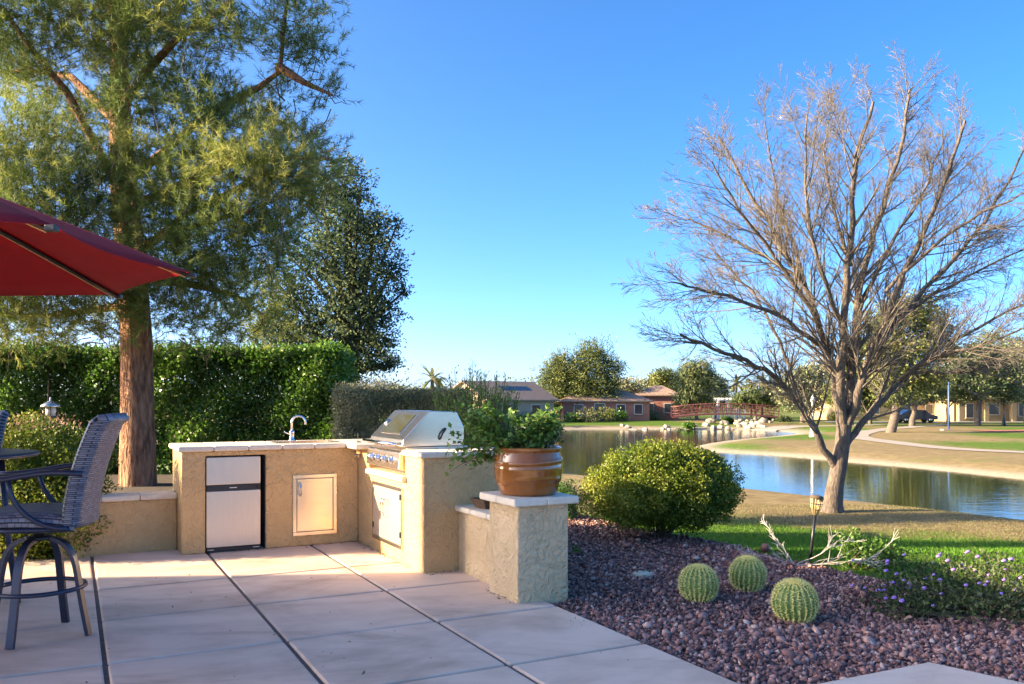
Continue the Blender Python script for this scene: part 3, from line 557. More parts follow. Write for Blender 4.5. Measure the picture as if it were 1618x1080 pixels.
shrub('round_shrub', 'large clipped yellow green mound shrub in the gravel bed', 'shrub', sb, 62000, .030, .018, M['lime'], 26, .5, .10, parent_loc=(1.52, 8.7, -.03))
q = PD(888, 768, 10.2); shrub('small_shrub', 'small dark green shrub peeking out behind the post', 'shrub', [(q.x, q.y, .12, .3, .3, .33), (q.x-.2, q.y, .1, .3, .3, .3)], 5000, .035, .02, M['hedge'], 8, parent_loc=(q.x, q.y, hz(q.x, q.y)))
bb = [(-4.42, 7.80, .55, .62, .55, .5), (-4.27, 7.75, .82, .5, .45, .40), (-4.1, 7.68, .4, .42, .4, .42), (-4.67, 7.75, .85, .45, .45, .36), (-4.7, 7.72, .4, .5, .5, .42), (-3.98, 7.5, .3, .36, .34, .34), (-4.3, 7.45, .32, .4, .36, .36)]
bush = shrub('bushy_lantana', 'rounded yellow green bush behind the bar stool', 'shrub', bb, 40000, .034, .02, M['lime'], 24, .45, .2, parent_loc=(-4.38, 7.75, -.02))
p, dr, tn = blob_points([(-4.37, 7.75, 1.15, .5, .4, .12)], 350, .2); leaves('dry_tips', p-np.array([-4.38, 7.75, -.02]), .04, .012, tint_mat('dry_tip', [(.30, .16, .10), (.45, .28, .18)], trans=.2), bush, d=rng.normal(size=(350, 3))+np.array([.3, 0, 1]))['kind'] = 'stuff'
# path lantern above the bush
ql = PD(80, 640, 8.7); la = empty('garden_lantern', (ql.x, ql.y, .12), 0, 'small metal lantern on a post rising above the bush', 'lantern')
zt = ql.z-.12; lathe('post', [(.018, 0), (.018, zt-.13)], M['stem'], la, 10); lathe('base', [(.045, zt-.14), (.06, zt-.12), (.05, zt-.11)], M['stem'], la, 16)
lathe('glass', [(.045, zt-.11), (.05, zt-.02)], mat('frosted', (.62, .58, .50), .35), la, 16)
for k in range(4): a = k*math.pi/2+.5; tube('bar', [(.056*math.cos(a), .056*math.sin(a), zt-.115), (.06*math.cos(a), .06*math.sin(a), zt-.01)], .005, M['stem'], la, 5)
lathe('roof', [(.095, zt-.02), (.09, zt), (.05, zt+.03), (.012, zt+.045), (.008, zt+.08), (.001, zt+.085)], M['steel'], la, 20)
# golden barrel cacti
def cactus(loc, r, label, rz, src=[None]):
    c = empty('barrel_cactus', loc, rz, label, 'cactus', 'golden barrel cacti in the gravel'); c.scale = (r/.13, r/.13*random.uniform(.95, 1.05), r/.13*random.uniform(.93, 1.05)); c.rotation_euler = (random.uniform(-.1, .1), random.uniform(-.1, .1), rz)
    if src[0]:
        for ch in src[0].children: d = ch.copy(); COL.objects.link(d); d.parent = c
        return c
    nr_ = 22
    prof_ = [(.13*math.sin(t)**.8 if t > 0 else .0, .118-.118*math.cos(t)*1.0) for t in np.linspace(math.pi*.86, .02, 26)]
    prof_ = [(.135*max(.02, math.sin(t))**.75, .115+.125*math.cos(t)) for t in np.linspace(math.pi*.9, .04, 28)]
    rib = lambda r_, z, a: r_*(1-.10*(.5+.5*math.cos(nr_*a+math.pi))**.6)
    lathe('body', prof_, M['cactus'], c, nr_*6, rib)
    V = []; F = []
    for k in range(nr_):
        a = 2*math.pi*k/nr_
        for t in np.linspace(math.pi*.84, .06, 20):
            rr, z = .135*math.sin(t)**.75, .115+.125*math.cos(t); o = np.array([rr*math.cos(a), rr*math.sin(a), z]); nrm = unit(np.array([math.sin(t)*math.cos(a), math.sin(t)*math.sin(a), math.cos(t)]))
            for s in range(12):
                d = unit(nrm*.55+rng.normal(size=3)*.75); l = .02*rng.uniform(.7, 1.4); sd_ = unit(np.cross(d, rng.normal(size=3)))*.0016; b = len(V); V += [o+sd_, o-sd_, o+d*l]; F.append((b, b+1, b+2))
    for s in range(500):
        a = rng.random()*6.28; rr = .045*math.sqrt(rng.random()); o = np.array([rr*math.cos(a), rr*math.sin(a), .236]); d = unit(np.array([0, 0, 1.])+rng.normal(size=3)*.6); sd_ = unit(np.cross(d, rng.normal(size=3)))*.0015; b = len(V); V += [o+sd_, o-sd_, o+d*.022]; F.append((b, b+1, b+2))
    npmesh('spines', V, F, M['spine'], c); src[0] = c; return c
p = P(1103, 948, -.02); cactus(p, .127, 'golden barrel cactus nearest the patio, leftmost of three', 0)
p = P(1180, 931, -.02); cactus(p, .122, 'golden barrel cactus farthest back, middle of three', 1.1)
p = P(1257, 979, -.02); cactus(p, .133, 'golden barrel cactus in front, rightmost of three', 2.3)
# valve cover, cable
p = P(1017, 907, -.02); vc = empty('valve_cover', p, 0, 'round pale irrigation valve cover lying in the gravel', 'cover'); lathe('lid', [(.085, -.03), (.09, .006), (.082, .014), (.001, .016)], mat('pale_green_plastic', (.46, .47, .36), .6, var=.1, vs_=20), vc, 28, cap=False)
for k in (0, 1): lathe('bolt', [(.008, .015), (.008, .02), (.001, .021)], M['dark'], vc, 8, loc=(.05-.1*k, .02, 0), cap=False)
cpts = [P(1032, 850), P(1036, 862), P(1010, 856), P(1024, 866), P(1050, 876), P(1085, 884)]; cpts[0].z = .25; cpts[1].z = .02
for c in cpts[2:]: c.z = .012
tag(tube('cable', cpts, .006, M['black'], None, 6), 'black cable trailing from the mound shrub onto the gravel', 'cable')
# torch
p = P(1280, 886, -.04); q = PD(1291, 785, p.y); tk = empty('garden_torch', p, 0, 'short black garden torch with a bamboo basket head', 'torch'); ax = Vector((q.x-p.x, 0, q.z-p.z)); hh = ax.length; tk.rotation_euler = ax.to_track_quat('Z', 'Y').to_euler()
tube('pole', [(0, 0, -.05), (0, 0, hh-.15)], .014, M['black'], tk, 10); tube('cane', [(0, 0, hh-.28), (0, 0, hh-.13)], .012, M['bamboo'], tk, 10)
for k in range(12): a = k*math.pi/6; tube('slat', [(.013*math.cos(a), .013*math.sin(a), hh-.16), (.045*math.cos(a), .045*math.sin(a), hh-.08), (.052*math.cos(a), .052*math.sin(a), hh-.01)], .005, M['bamboo'], tk, 5)
for z, r in ((hh-.11, .036), (hh-.06, .05), (hh-.012, .054)): tube('band', [(r*math.cos(t), r*math.sin(t), z) for t in np.linspace(0, 6.2832, 20)], .0045, M['stem'], tk, 5)
lathe('cap', [(.05, hh-.012), (.058, hh), (.045, hh+.012), (.01, hh+.018)], M['stem'], tk, 16)
# recursive branches
def grow(start, dirn, length, rad, level, maxlev, out, nchild, spread, up, kids=None, segs=7, wob=.10, rad_pow=.55):
    pts = [np.array(start, float)]; d = unit(np.array(dirn, float)); st = length/segs
    for i in range(segs):
        d = unit(d+rng.normal(size=3)*wob+np.array([0, 0, up])); pts.append(pts[-1]+d*st)
    pts = np.array(pts); r = rad*np.linspace(1, .35, segs+1); out.append((level, pts, r))
    if level < maxlev: sprout(pts, r, length, level, maxlev, out, nchild, spread, up, segs, wob)
def sprout(pts, r, length, level, maxlev, out, nchild, spread, up, segs=7, wob=.1, t0=.2, lenf=(.3, .55)):
    n = nchild[level]; m = len(pts)-1
    for t in np.sort(rng.uniform(t0, 1, n)):
        k = min(int(t*m), m-1); f = t*m-k; p = pts[k]+(pts[k+1]-pts[k])*f; tg = unit(pts[k+1]-pts[k])
        ax = unit(np.cross(tg, rng.normal(size=3))); a = spread*rng.uniform(.6, 1.3); d = tg*math.cos(a)+ax*math.sin(a)
        grow(p, d, length*rng.uniform(*lenf)*(1.15-.45*t), max(r[k]*.42, .0035), level+1, maxlev, out, nchild, spread, up, segs=max(3, segs-2), wob=wob)
# dead branching shrub by the torch
p = P(1255, 893, -.03); out = []
for d, l in (((-.55, .1, .8), .42), ((-.9, .2, .5), .42), ((.9, -.25, .10), .7), ((1, .1, .22), .6), ((.8, -.3, .3), .5), ((-.3, -.3, .6), .3)): grow((0, 0, 0), d, l, .0055, 0, 2, out, [5, 4, 0], .5, .01, segs=6, wob=.13)
V, F = tubes([(a, np.maximum(b, .0014)) for _, a, b in out], 5); tag(npmesh('dead_shrub', V, F, M['deadwood']), 'bare grey dead shrub sprawling beside the torch', 'shrub').location = p
p = P(1375, 893, -.03); shrub('low_plant', 'low green leafy plant at the lawn edge right of the dead shrub', 'plant', [(p.x, p.y, .08, .22, .18, .12), (p.x-.12, p.y+.1, .14, .12, .1, .14), (p.x+.15, p.y-.05, .05, .2, .15, .1)], 1500, .035, .02, M['basil'], 10, .2, parent_loc=(p.x, p.y, -.03))
p = P(910, 877, -.03); shrub('weed', 'tiny green weed sprouting in gravel beside the post', 'plant', [(p.x, p.y, .02, .04, .04, .04)], 70, .025, .012, M['basil'], None, .1, parent_loc=(p.x, p.y, -.03))
# purple lantana
p0 = P(1560, 975, -.03); ll = [(p0.x, p0.y, .10, .62, .38, .16), (p0.x+.3, p0.y+.3, .16, .45, .4, .17), (p0.x-.45, p0.y+.15, .05, .35, .28, .10), (p0.x-.1, p0.y+.5, .12, .45, .3, .16), (p0.x+.4, p0.y-.2, .1, .4, .4, .18), (p0.x-.55, p0.y-.05, .03, .25, .15, .07)]
la_ = shrub('purple_lantana', 'sprawling lantana with purple flower heads at lower right', 'plant', ll, 9000, .032, .013, M['lantana'], 60, .2, .25, parent_loc=(p0.x, p0.y, -.03))
ib = bmesh.new(); bmesh.ops.create_icosphere(ib, subdivisions=2, radius=1); 
for v_ in ib.verts: v_.co *= random.uniform(.75, 1.15); v_.co.z *= .6
fm = bpy.data.meshes.new('flower_head'); ib.to_mesh(fm); ib.free(); fm.materials.append(M['petal'])
p, dr, tn = blob_points(ll, 400, .75); k = (dr[:, 2] > .2); p = p[k][:75]
for q in p:
    o = bpy.data.objects.new('flower_head', fm); COL.objects.link(o); o.parent = la_; o.location = (q[0]-p0.x, q[1]-p0.y, q[2]+.05); s = random.uniform(.011, .019); o.scale = (s, s, s)
# ------------------------------------------------------------------ hedges and trees behind the kitchen
def hedge(name, label, x0, x1, y0, y1, z0, z1, n, L, W, m, lump=.14):
    """box-shaped hedge: leaves on and just inside lumpy front, top and side faces"""
    s = empty(name, ((x0+x1)/2, (y0+y1)/2, z0), 0, label, 'hedge'); A = np.array([(x1-x0)*(z1-z0), (x1-x0)*(y1-y0)*.6, (y1-y0)*(z1-z0), (y1-y0)*(z1-z0)]); k = rng.choice(4, n, p=A/A.sum())
    x = rng.uniform(x0, x1, n); y = rng.uniform(y0, y1, n); z = rng.uniform(z0, z1, n); dp = np.abs(rng.normal(size=n))*.22
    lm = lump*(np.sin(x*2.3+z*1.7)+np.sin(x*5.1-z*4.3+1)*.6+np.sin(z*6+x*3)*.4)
    nrm = np.zeros((n, 3))
    y = np.where(k == 0, y0+dp-lm, y); z = np.where(k == 1, z1-dp+lm, z); x = np.where(k == 2, x0+dp-lm, x); x = np.where(k == 3, x1-dp+lm, x)
    nrm[k == 0, 1] = -1; nrm[k == 1, 2] = 1; nrm[k == 2, 0] = -1; nrm[k == 3, 0] = 1
    p = np.stack([x, y, z], -1)-np.array(s.location); d = nrm*.5+rng.normal(size=(n, 3))*.7+np.array([0, 0, .3])
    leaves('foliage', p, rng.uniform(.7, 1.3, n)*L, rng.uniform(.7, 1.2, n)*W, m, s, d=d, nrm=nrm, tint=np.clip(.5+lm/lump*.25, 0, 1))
    ln = []
    for i in range(int((x1-x0)*5)):
        bx = rng.uniform(x0+.2, x1-.2); by = (y0+y1)/2+rng.normal()*.15; ln.append((np.array([[bx, by, z0-.1], [bx+rng.normal()*.15, by+rng.normal()*.2, (z0+z1)/2], [bx+rng.normal()*.3, by+rng.normal()*.3, z1-.1]])-np.array(s.location), [.03, .02, .008]))
    V, F = tubes(ln, 6); npmesh('stem', V, F, M['stem'], s); return s
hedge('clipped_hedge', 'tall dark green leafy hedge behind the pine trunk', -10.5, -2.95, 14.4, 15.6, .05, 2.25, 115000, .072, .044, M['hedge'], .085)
hedge('sage_hedge', 'grey green clipped hedge behind the grill', -2.72, -.72, 12.9, 14.6, .05, 1.55, 70000, .05, .018, M['olive'], .08)
# feathery upright shrub right of the sage hedge
fs = empty('upright_shrub', (-.55, 12.3, 0), 0, 'bright green shrub of upright stems beside the sage hedge', 'shrub'); fl = []; fc = []; fd = []
for i in range(150):
    a = rng.random()*6.28; r = rng.random()**.5; b = np.array([.35*r*math.cos(a), .3*r*math.sin(a), -.05]); t = b*2.0+np.array([0, 0, 1.78-.4*r+.2*rng.normal()]); q = np.linspace(b, t, 6); fl.append((q, np.linspace(.008, .003, 6)))
    m_ = 70; s_ = rng.uniform(.25, 1, m_)[:, None]; fc.append(b+(t-b)*s_+rng.normal(size=(m_, 3))*.025); fd.append(unit(t-b)+rng.normal(size=(m_, 3))*.45)
V, F = tubes(fl, 4); npmesh('stem', V, F, M['stem'], fs); fc = np.concatenate(fc); leaves('foliage', fc, .06, .014, M['basil'], fs, d=np.concatenate(fd))
# ---- the pine
YP = 12.6; tr = PD(218, 775, YP); pn = empty('pine_tree', (tr.x, YP, .05), 0, 'large pine with reddish trunk rising behind the planter wall', 'tree'); PO = np.array([tr.x, YP, .05])
def pp_(u, v, dy=0): return np.array(PD(u, v, YP+dy))-PO
trunk = [(pp_(219, 792), .30), (pp_(218, 760), .265), (pp_(217, 650), .235), (pp_(216, 540), .225), (pp_(208, 420), .205), (pp_(196, 300), .19), (pp_(190, 200), .155), (pp_(188, 80), .13), (pp_(186, -60), .10), (pp_(190, -250), .05)]
TL = [(np.array([t[0] for t in trunk]), [t[1] for t in trunk])]
limbs = [[(196, 300, .1), (165, 240, -.2), (110, 160, -.5), (50, 80, -.8), (0, 20, -1), (-60, -60, -1.2)], [(192, 170, 0), (230, 120, -.3), (290, 70, -.8), (350, 20, -1.2), (400, -40, -1.4)],
 [(205, 400, 0), (260, 372, -.5), (330, 352, -1.1), (400, 330, -1.5)], [(196, 290, 0), (260, 240, .4), (330, 180, .3), (400, 140, .1), (440, 100, 0), (452, 30, 0), (460, -30, .1)], [(440, 105, 0), (480, 130, -.1), (525, 150, -.2)],
 [(208, 430, 0), (120, 400, -.8), (40, 400, -1.4), (-60, 390, -1.8)], [(212, 480, 0), (150, 490, .4), (60, 500, .6), (-40, 490, .8)], [(210, 440, 0), (290, 450, .4), (370, 470, .8), (420, 500, 1)], [(208, 410, 0), (300, 330, 1), (420, 270, 1.4), (500, 240, 1.5)],
 [(192, 200, 0), (120, 130, .8), (40, 110, 1.3), (-60, 120, 1.6)], [(198, 330, 0), (270, 300, -.9), (360, 260, -1.2), (450, 250, -1.1), (520, 250, -.9)]]
for l in limbs:
    p = np.array([pp_(u, v, dy) for u, v, dy in l]); p[1:-1] += rng.normal(size=(len(p)-2, 3))*.04; TL.append((p, np.linspace(.075, .018, len(p))))
V, F = tubes(TL, 12); npmesh('trunk', V, F, M['bark_pine'], pn, smooth=True)
EXTRA = [(200, 160, 48, -1.0), (210, 60, 55, -1.0), (190, 255, 42, -1.0), (222, 350, 50, -1.1), (150, 300, 45, -1.2), (200, -20, 60, -1.0)]
pb = []  # foliage masses: pixel, radius in pixels, depth offset
for u, v, r, dy in [(470, 30, 55, 0), (500, 90, 38, -.1), (512, 150, 28, -.2), (452, 85, 30, .1), (445, 150, 32, .2), (470, -40, 60, 0), (330, 30, 60, -1.1), (370, 55, 32, -1.2), (290, -10, 60, -.9), (300, 60, 45, -.8), (230, 30, 70, .5), (140, 40, 75, -.6), (60, 30, 80, -.9), (10, 100, 70, 1.2), (-40, 40, 80, -1),
 (250, 130, 55, .7), (300, 150, 60, -.4), (370, 170, 55, .2), (330, 215, 70, -.9), (420, 205, 55, .9), (480, 235, 55, 1.2), (515, 250, 32, .6), (440, 270, 65, -1.1), (500, 285, 42, -.9), (380, 280, 75, -1.3), (300, 290, 70, -1), (240, 260, 55, -.8), (460, 320, 52, -.8),
 (90, 190, 62, 1.), (30, 230, 80, -1.1), (110, 260, 60, -.7), (-30, 280, 90, -1.2), (60, 320, 80, -1.4), (140, 340, 60, -.9), (30, 390, 80, -1.6), (110, 410, 70, -1.2), (-50, 400, 90, -1.5), (260, 340, 65, -1.), (330, 370, 75, -1.3), (400, 360, 65, -1.1), (430, 390, 45, -.7), (280, 420, 70, -.8), (350, 440, 65, -.6), (400, 450, 50, .4), (200, 440, 60, -1), (160, 470, 60, -.8), (80, 480, 70, -.9), (0, 480, 80, -1), (250, 490, 62, -.6), (320, 505, 58, -.4), (380, 510, 48, .3), (425, 515, 34, .8), (170, 515, 45, .5), (90, 525, 42, .3), (20, 525, 48, .2), (-60, 500, 80, 0), (180, 100, 55, -.8), (60, 130, 55, -.6), (215, 200, 42, -.9), (150, 180, 38, .9), (180, -60, 90, 0), (60, -70, 90, 0), (320, -90, 80, 0), (430, -110, 70, 0), (200, -200, 100, 0)]+EXTRA:
    q = pp_(u, v, dy); r_ = r*YP/FPX; pb.append((*q, r_, r_*.95, r_*.78))
nT = 13500; c, dr, tn = blob_points(pb, nT, .15, .35); nn = 34          # shoots set with needles like a bottle brush
ax_ = unit(dr*.7+np.array([0, 0, .6])+rng.normal(size=(nT, 3))*.55); sl_n = rng.uniform(.16, .36, nT)
A_ = np.repeat(ax_, nn, 0); t_ = rng.random(nT*nn)**.8; o_ = np.repeat(c, nn, 0)+A_*(t_*np.repeat(sl_n, nn))[:, None]
rd = rng.normal(size=A_.shape); rd -= (rd*A_).sum(1, keepdims=True)*A_; rd = unit(rd); d = unit(A_*rng.uniform(.5, 1.1, (nT*nn, 1))+rd*.75+np.array([0, 0, -.08])); L_ = rng.uniform(.07, .14, nT*nn)[:, None]; s_ = unit(np.cross(d, rng.normal(size=d.shape)))*.0042
V = np.stack([o_+s_, o_-s_, o_+d*L_], 1).reshape(-1, 3); npmesh('crown', V, np.arange(len(V)).reshape(-1, 3), M['pine'], pn, tint=np.clip(np.repeat(tn+rng.normal(size=nT)*.15, nn*3)+np.repeat(rng.normal(size=nT*nn)*.1, 3), 0, 1))
# bare twigs inside the pine crown
B_ = np.array(pb); tw = []
for i in range(520):
    k = rng.integers(len(B_)); st = B_[k, :3]+rng.normal(size=3)*B_[k, 3:6]*.5; dd_ = unit(rng.normal(size=3)+np.array([0, 0, .1]))*rng.uniform(.25, .7); q = np.linspace(0, 1, 5)[:, None]; tw.append((st+dd_*q+rng.normal(size=(5, 3))*.02, np.linspace(.009, .003, 5)))
V, F = tubes(tw, 4); npmesh('twigs', V, F, M['bark'], pn)['kind'] = 'stuff'
# ---- generic leafy tree
def tree(name, label, base, trunk_r, blobs, n, L, W, m, group=None, bark='bark', trunk_top=None, limbs=7, shell=.35, lump=.25, droop=0., lean=0):
    b = np.array(base, float); t = empty(name, base, 0, label, 'tree', group); B = np.array(blobs, float)-np.concatenate([b, [0, 0, 0]])
    c, dr, tn = blob_points(B, n, shell, lump); d = dr*.6+rng.normal(size=(n, 3))*.7+np.array([0, 0, .2-droop])
    leaves('crown', c, rng.uniform(.7, 1.3, n)*L, rng.uniform(.7, 1.2, n)*W, m, t, d=d, nrm=dr, tint=tn)
    cz = B[:, 2].mean(); top = np.array([B[:, 0].mean()+lean, B[:, 1].mean(), trunk_top if trunk_top else cz]); q = np.linspace(0, 1, 6)[:, None]
    ln = [(np.array([0, 0, -.1])+top*q+rng.normal(size=(6, 3))*trunk_r*.2*q*(1-q)*4, np.linspace(1.15, .45, 6)*trunk_r)]
    for i in range(limbs):
        k = rng.integers(len(B)); s = top*rng.uniform(.4, .85); tg = B[k, :3]+rng.normal(size=3)*B[k, 3:6]*.3; md = (s+tg)/2+np.array([0, 0, .1*abs(tg[2]-s[2])]); ln.append(((1-q)**2*s+2*q*(1-q)*md+q*q*tg, np.linspace(.45, .1, 6)*trunk_r))
    V, F = tubes(ln, 8); npmesh('trunk', V, F, M[bark], t, smooth=True); return t
def bl(Y, lst): # pixel blobs (u,v,ru,rv[,dy]) at depth Y -> ellipsoids
    o = []
    for b in lst:
        u, v, ru, rv = b[:4]; dy = b[4] if len(b) > 4 else 0; p = PD(u, v, Y+dy); o.append((p.x, p.y, p.z, ru*Y/FPX, ru*Y/FPX*.9, rv*Y/FPX))
    return o
bt = PD(555, 640, 17.5)
tree('evergreen_tree', 'tall dark evergreen tree between the pine and open sky', (bt.x, 17.5, 0), .16, bl(17.5, [(555, 300, 38, 42), (540, 350, 60, 50), (590, 370, 45, 45), (500, 410, 70, 55), (570, 430, 62, 55), (620, 430, 25, 22), (450, 470, 60, 45), (540, 500, 75, 50), (600, 490, 40, 40), (480, 540, 70, 40), (570, 560, 60, 40), (430, 520, 50, 40), (615, 575, 20, 16), (630, 350, 8, 12), (548, 262, 16, 22), (505, 300, 40, 40), (520, 590, 60, 28), (600, 540, 30, 25), (635, 462, 12, 12)]), 36000, .085, .036, M['darkleaf'], limbs=30, shell=.25, lump=.42)
# ------------------------------------------------------------------ the bare tree
YB = 19.6; bz_ = hz(PD(1315, 808, YB).x, YB); base = np.array([PD(1315, 808, YB).x, YB, bz_]); bt_ = empty('bare_tree', tuple(base), 0, 'large leafless tree on the bank by the lake', 'tree')
def bp_(u, v, dy=0): return np.array(PD(u, v, YB+dy))-base
out = []; TB = [([np.array([0, 0, -.1]), bp_(1316, 795), bp_(1320, 765), bp_(1326, 735), bp_(1331, 700), bp_(1333, 670)], [.30, .222, .188, .18, .168, .15])]
main = [([(1322, 742, 0), (1300, 705, -.1), (1270, 645, -.4), (1235, 603, -.7), (1190, 575, -1), (1130, 552, -1.4), (1075, 528, -1.8)], .095),
 ([(1268, 643, -.4), (1250, 590, -.2), (1225, 520, .2), (1180, 450, .5), (1120, 390, .9)], .05),
 ([(1331, 690, 0), (1320, 610, .1), (1302, 530, .3), (1268, 440, .6), (1200, 330, .9), (1135, 215, 1.2)], .105),
 ([(1332, 690, 0), (1326, 590, -.2), (1336, 480, -.5), (1345, 380, -.7), (1350, 250, -1), (1380, 160, -1.2)], .115),
 ([(1334, 690, 0), (1348, 590, .2), (1354, 480, .5), (1372, 390, .7), (1415, 270, 1), (1438, 140, 1.3)], .12),
 ([(1336, 690, 0), (1360, 610, -.3), (1386, 530, -.6), (1432, 420, -1), (1490, 300, -1.4), (1525, 190, -1.7)], .105),
 ([(1335, 705, 0), (1360, 668, .1), (1395, 635, .2), (1432, 590, .4), (1490, 548, .8), (1560, 508, 1.2), (1650, 465, 1.6)], .085),
 ([(1432, 590, .4), (1500, 592, .1), (1570, 578, -.3), (1650, 545, -.6)], .045),
 ([(1372, 580, -.4), (1430, 490, -.2), (1510, 410, .1), (1590, 300, .4), (1640, 190, .6)], .07),
 ([(1310, 560, .2), (1255, 510, -.3), (1170, 470, -.9), (1100, 455, -1.4), (1060, 445, -1.6)], .06),
 ([(1296, 515, .3), (1235, 420, -.1), (1160, 320, -.5), (1125, 255, -.8)], .06),
 ([(1340, 540, -.2), (1295, 430, -1), (1270, 310, -1.6), (1275, 180, -2)], .06),
 ([(1352, 500, .5), (1400, 400, 1.3), (1460, 300, 2), (1495, 210, 2.5)], .06),
 ([(1306, 545, .3), (1268, 430, 1.2), (1225, 310, 1.8), (1210, 200, 2.2)], .055), ([(1270, 450, .5), (1190, 390, .9), (1100, 350, 1.2), (1075, 345, 1.3)], .045),
 ([(1420, 600, .4), (1480, 560, -.8), (1560, 545, -1.6), (1650, 500, -2.2)], .05), ([(1395, 520, -.5), (1470, 470, .6), (1560, 420, 1.2), (1650, 380, 1.6)], .05),
 ([(1345, 420, -.6), (1310, 320, -.3), (1300, 220, 0), (1320, 160, .2)], .045),
 ([(1400, 460, -.7), (1480, 380, -1.5), (1560, 330, -2), (1640, 300, -2.4)], .045)]
for l, r in main:
    p = np.array([bp_(*q) for q in l]); t = np.linspace(0, len(p)-1, len(p)*3); p = np.stack([np.interp(t, range(len(p)), p[:, i]) for i in range(3)], 1)
    for _ in range(2): p[1:-1] = (p[:-2]+2*p[1:-1]+p[2:])/4
    p[1:-1] += rng.normal(size=(len(p)-2, 3))*.025; rr = r*np.linspace(1, .22, len(p))**.9; TB.append((p, rr))
    ln = float(np.linalg.norm(np.diff(p, axis=0), axis=1).sum()); nb = int(8+ln*4.6)
    sprout(p, rr, min(ln, 3.5), 0, 3, out, [nb, 9, 5, 0], .62, .035, segs=7, wob=.06, t0=.16, lenf=(.27, .5))
V, F = tubes(TB, 10); npmesh('trunk', V, F, M['bark'], bt_, smooth=True)
V, F = tubes([(a, np.maximum(b, .0034)) for _, a, b in out], 3); npmesh('crown', V, F, M['twig'], bt_); print('twigs', len(out), len(F))
# ------------------------------------------------------------------ far side of the lake
GZF = -1.2
def gp(u, v): return P(u, v, GZF)
# boulders on the far shore
bm_ = []
for k in range(4):
    b = bmesh.new(); bmesh.ops.create_icosphere(b, subdivisions=2, radius=1)
    for v_ in b.verts: v_.co *= 1+.18*math.sin(v_.co.x*3+k)+.15*math.sin(v_.co.y*4+k*2)+random.uniform(-.08, .08); v_.co.z *= .7
    me = bpy.data.meshes.new('boulder'); b.to_mesh(me); b.free(); me.materials.append(M['rock']); bm_.append(me)
for i in range(64):
    if i < 40: u = 985+i*5.7+random.uniform(-2, 2); v_ = 677.5+random.uniform(-3.5, .8)
    else: u = random.uniform(1120, 1225); v_ = random.uniform(664, 673)
    p = P(u, v_, -1.35); o = bpy.data.objects.new('boulder', bm_[i % 4]); COL.objects.link(o); s = random.uniform(.2, .46); o.location = (p.x, p.y, hz(p.x, p.y)+s*.25); o.scale = (s*random.uniform(.9, 1.5), s, s); o.rotation_euler = (0, 0, random.random()*6)
    tag(o, 'pale boulder edging the far shore of the lake' if i < 40 else 'pale boulder in the dry stream bed near the red bridge', 'boulder', 'boulders on the far shore' if i < 40 else 'boulders by the bridge')
# red footbridge
yb = 92.; x0, x1 = (1063-809)/FPX*yb, (1226-809)/FPX*yb; br = empty('footbridge', ((x0+x1)/2, yb, -.35), 0, 'dark red metal footbridge beyond the lake', 'bridge'); hw = (x1-x0)/2
def arch(x): return .35*(1-(x/hw)**2)
xs_ = np.linspace(-hw, hw, 13)
V = [(x, y, arch(x)+dz) for dz in (-.18, 0) for y in (-.9, .9) for x in xs_]; n_ = 13; F = []
for i in range(12): F += [(i, i+1, n_+i+1, n_+i), (2*n_+i, 3*n_+i, 3*n_+i+1, 2*n_+i+1), (i, 2*n_+i, 2*n_+i+1, i+1), (n_+i, n_+i+1, 3*n_+i+1, 3*n_+i)]
pyd('deck', V, F, M['rust'], br)
for y in (-.85, .85):
    for z, r in ((1.02, .055), (.55, .035), (.25, .035)): tube('rail', [(x, y, arch(x)+z) for x in xs_], r, M['rust'], br, 6)
    for x in np.linspace(-hw, hw, 25): box('baluster', (x-.03, x+.03), (y-.03, y+.03), (arch(x), arch(x)+1.0), M['rust'], br, 0)
    for i in range(12):
        a, b = xs_[i], xs_[i+1]; tube('brace', [(a, y, arch(a)+.2), (b, y, arch(b)+1.0)] if i % 2 else [(a, y, arch(a)+1.0), (b, y, arch(b)+.2)], .03, M['rust'], br, 5)
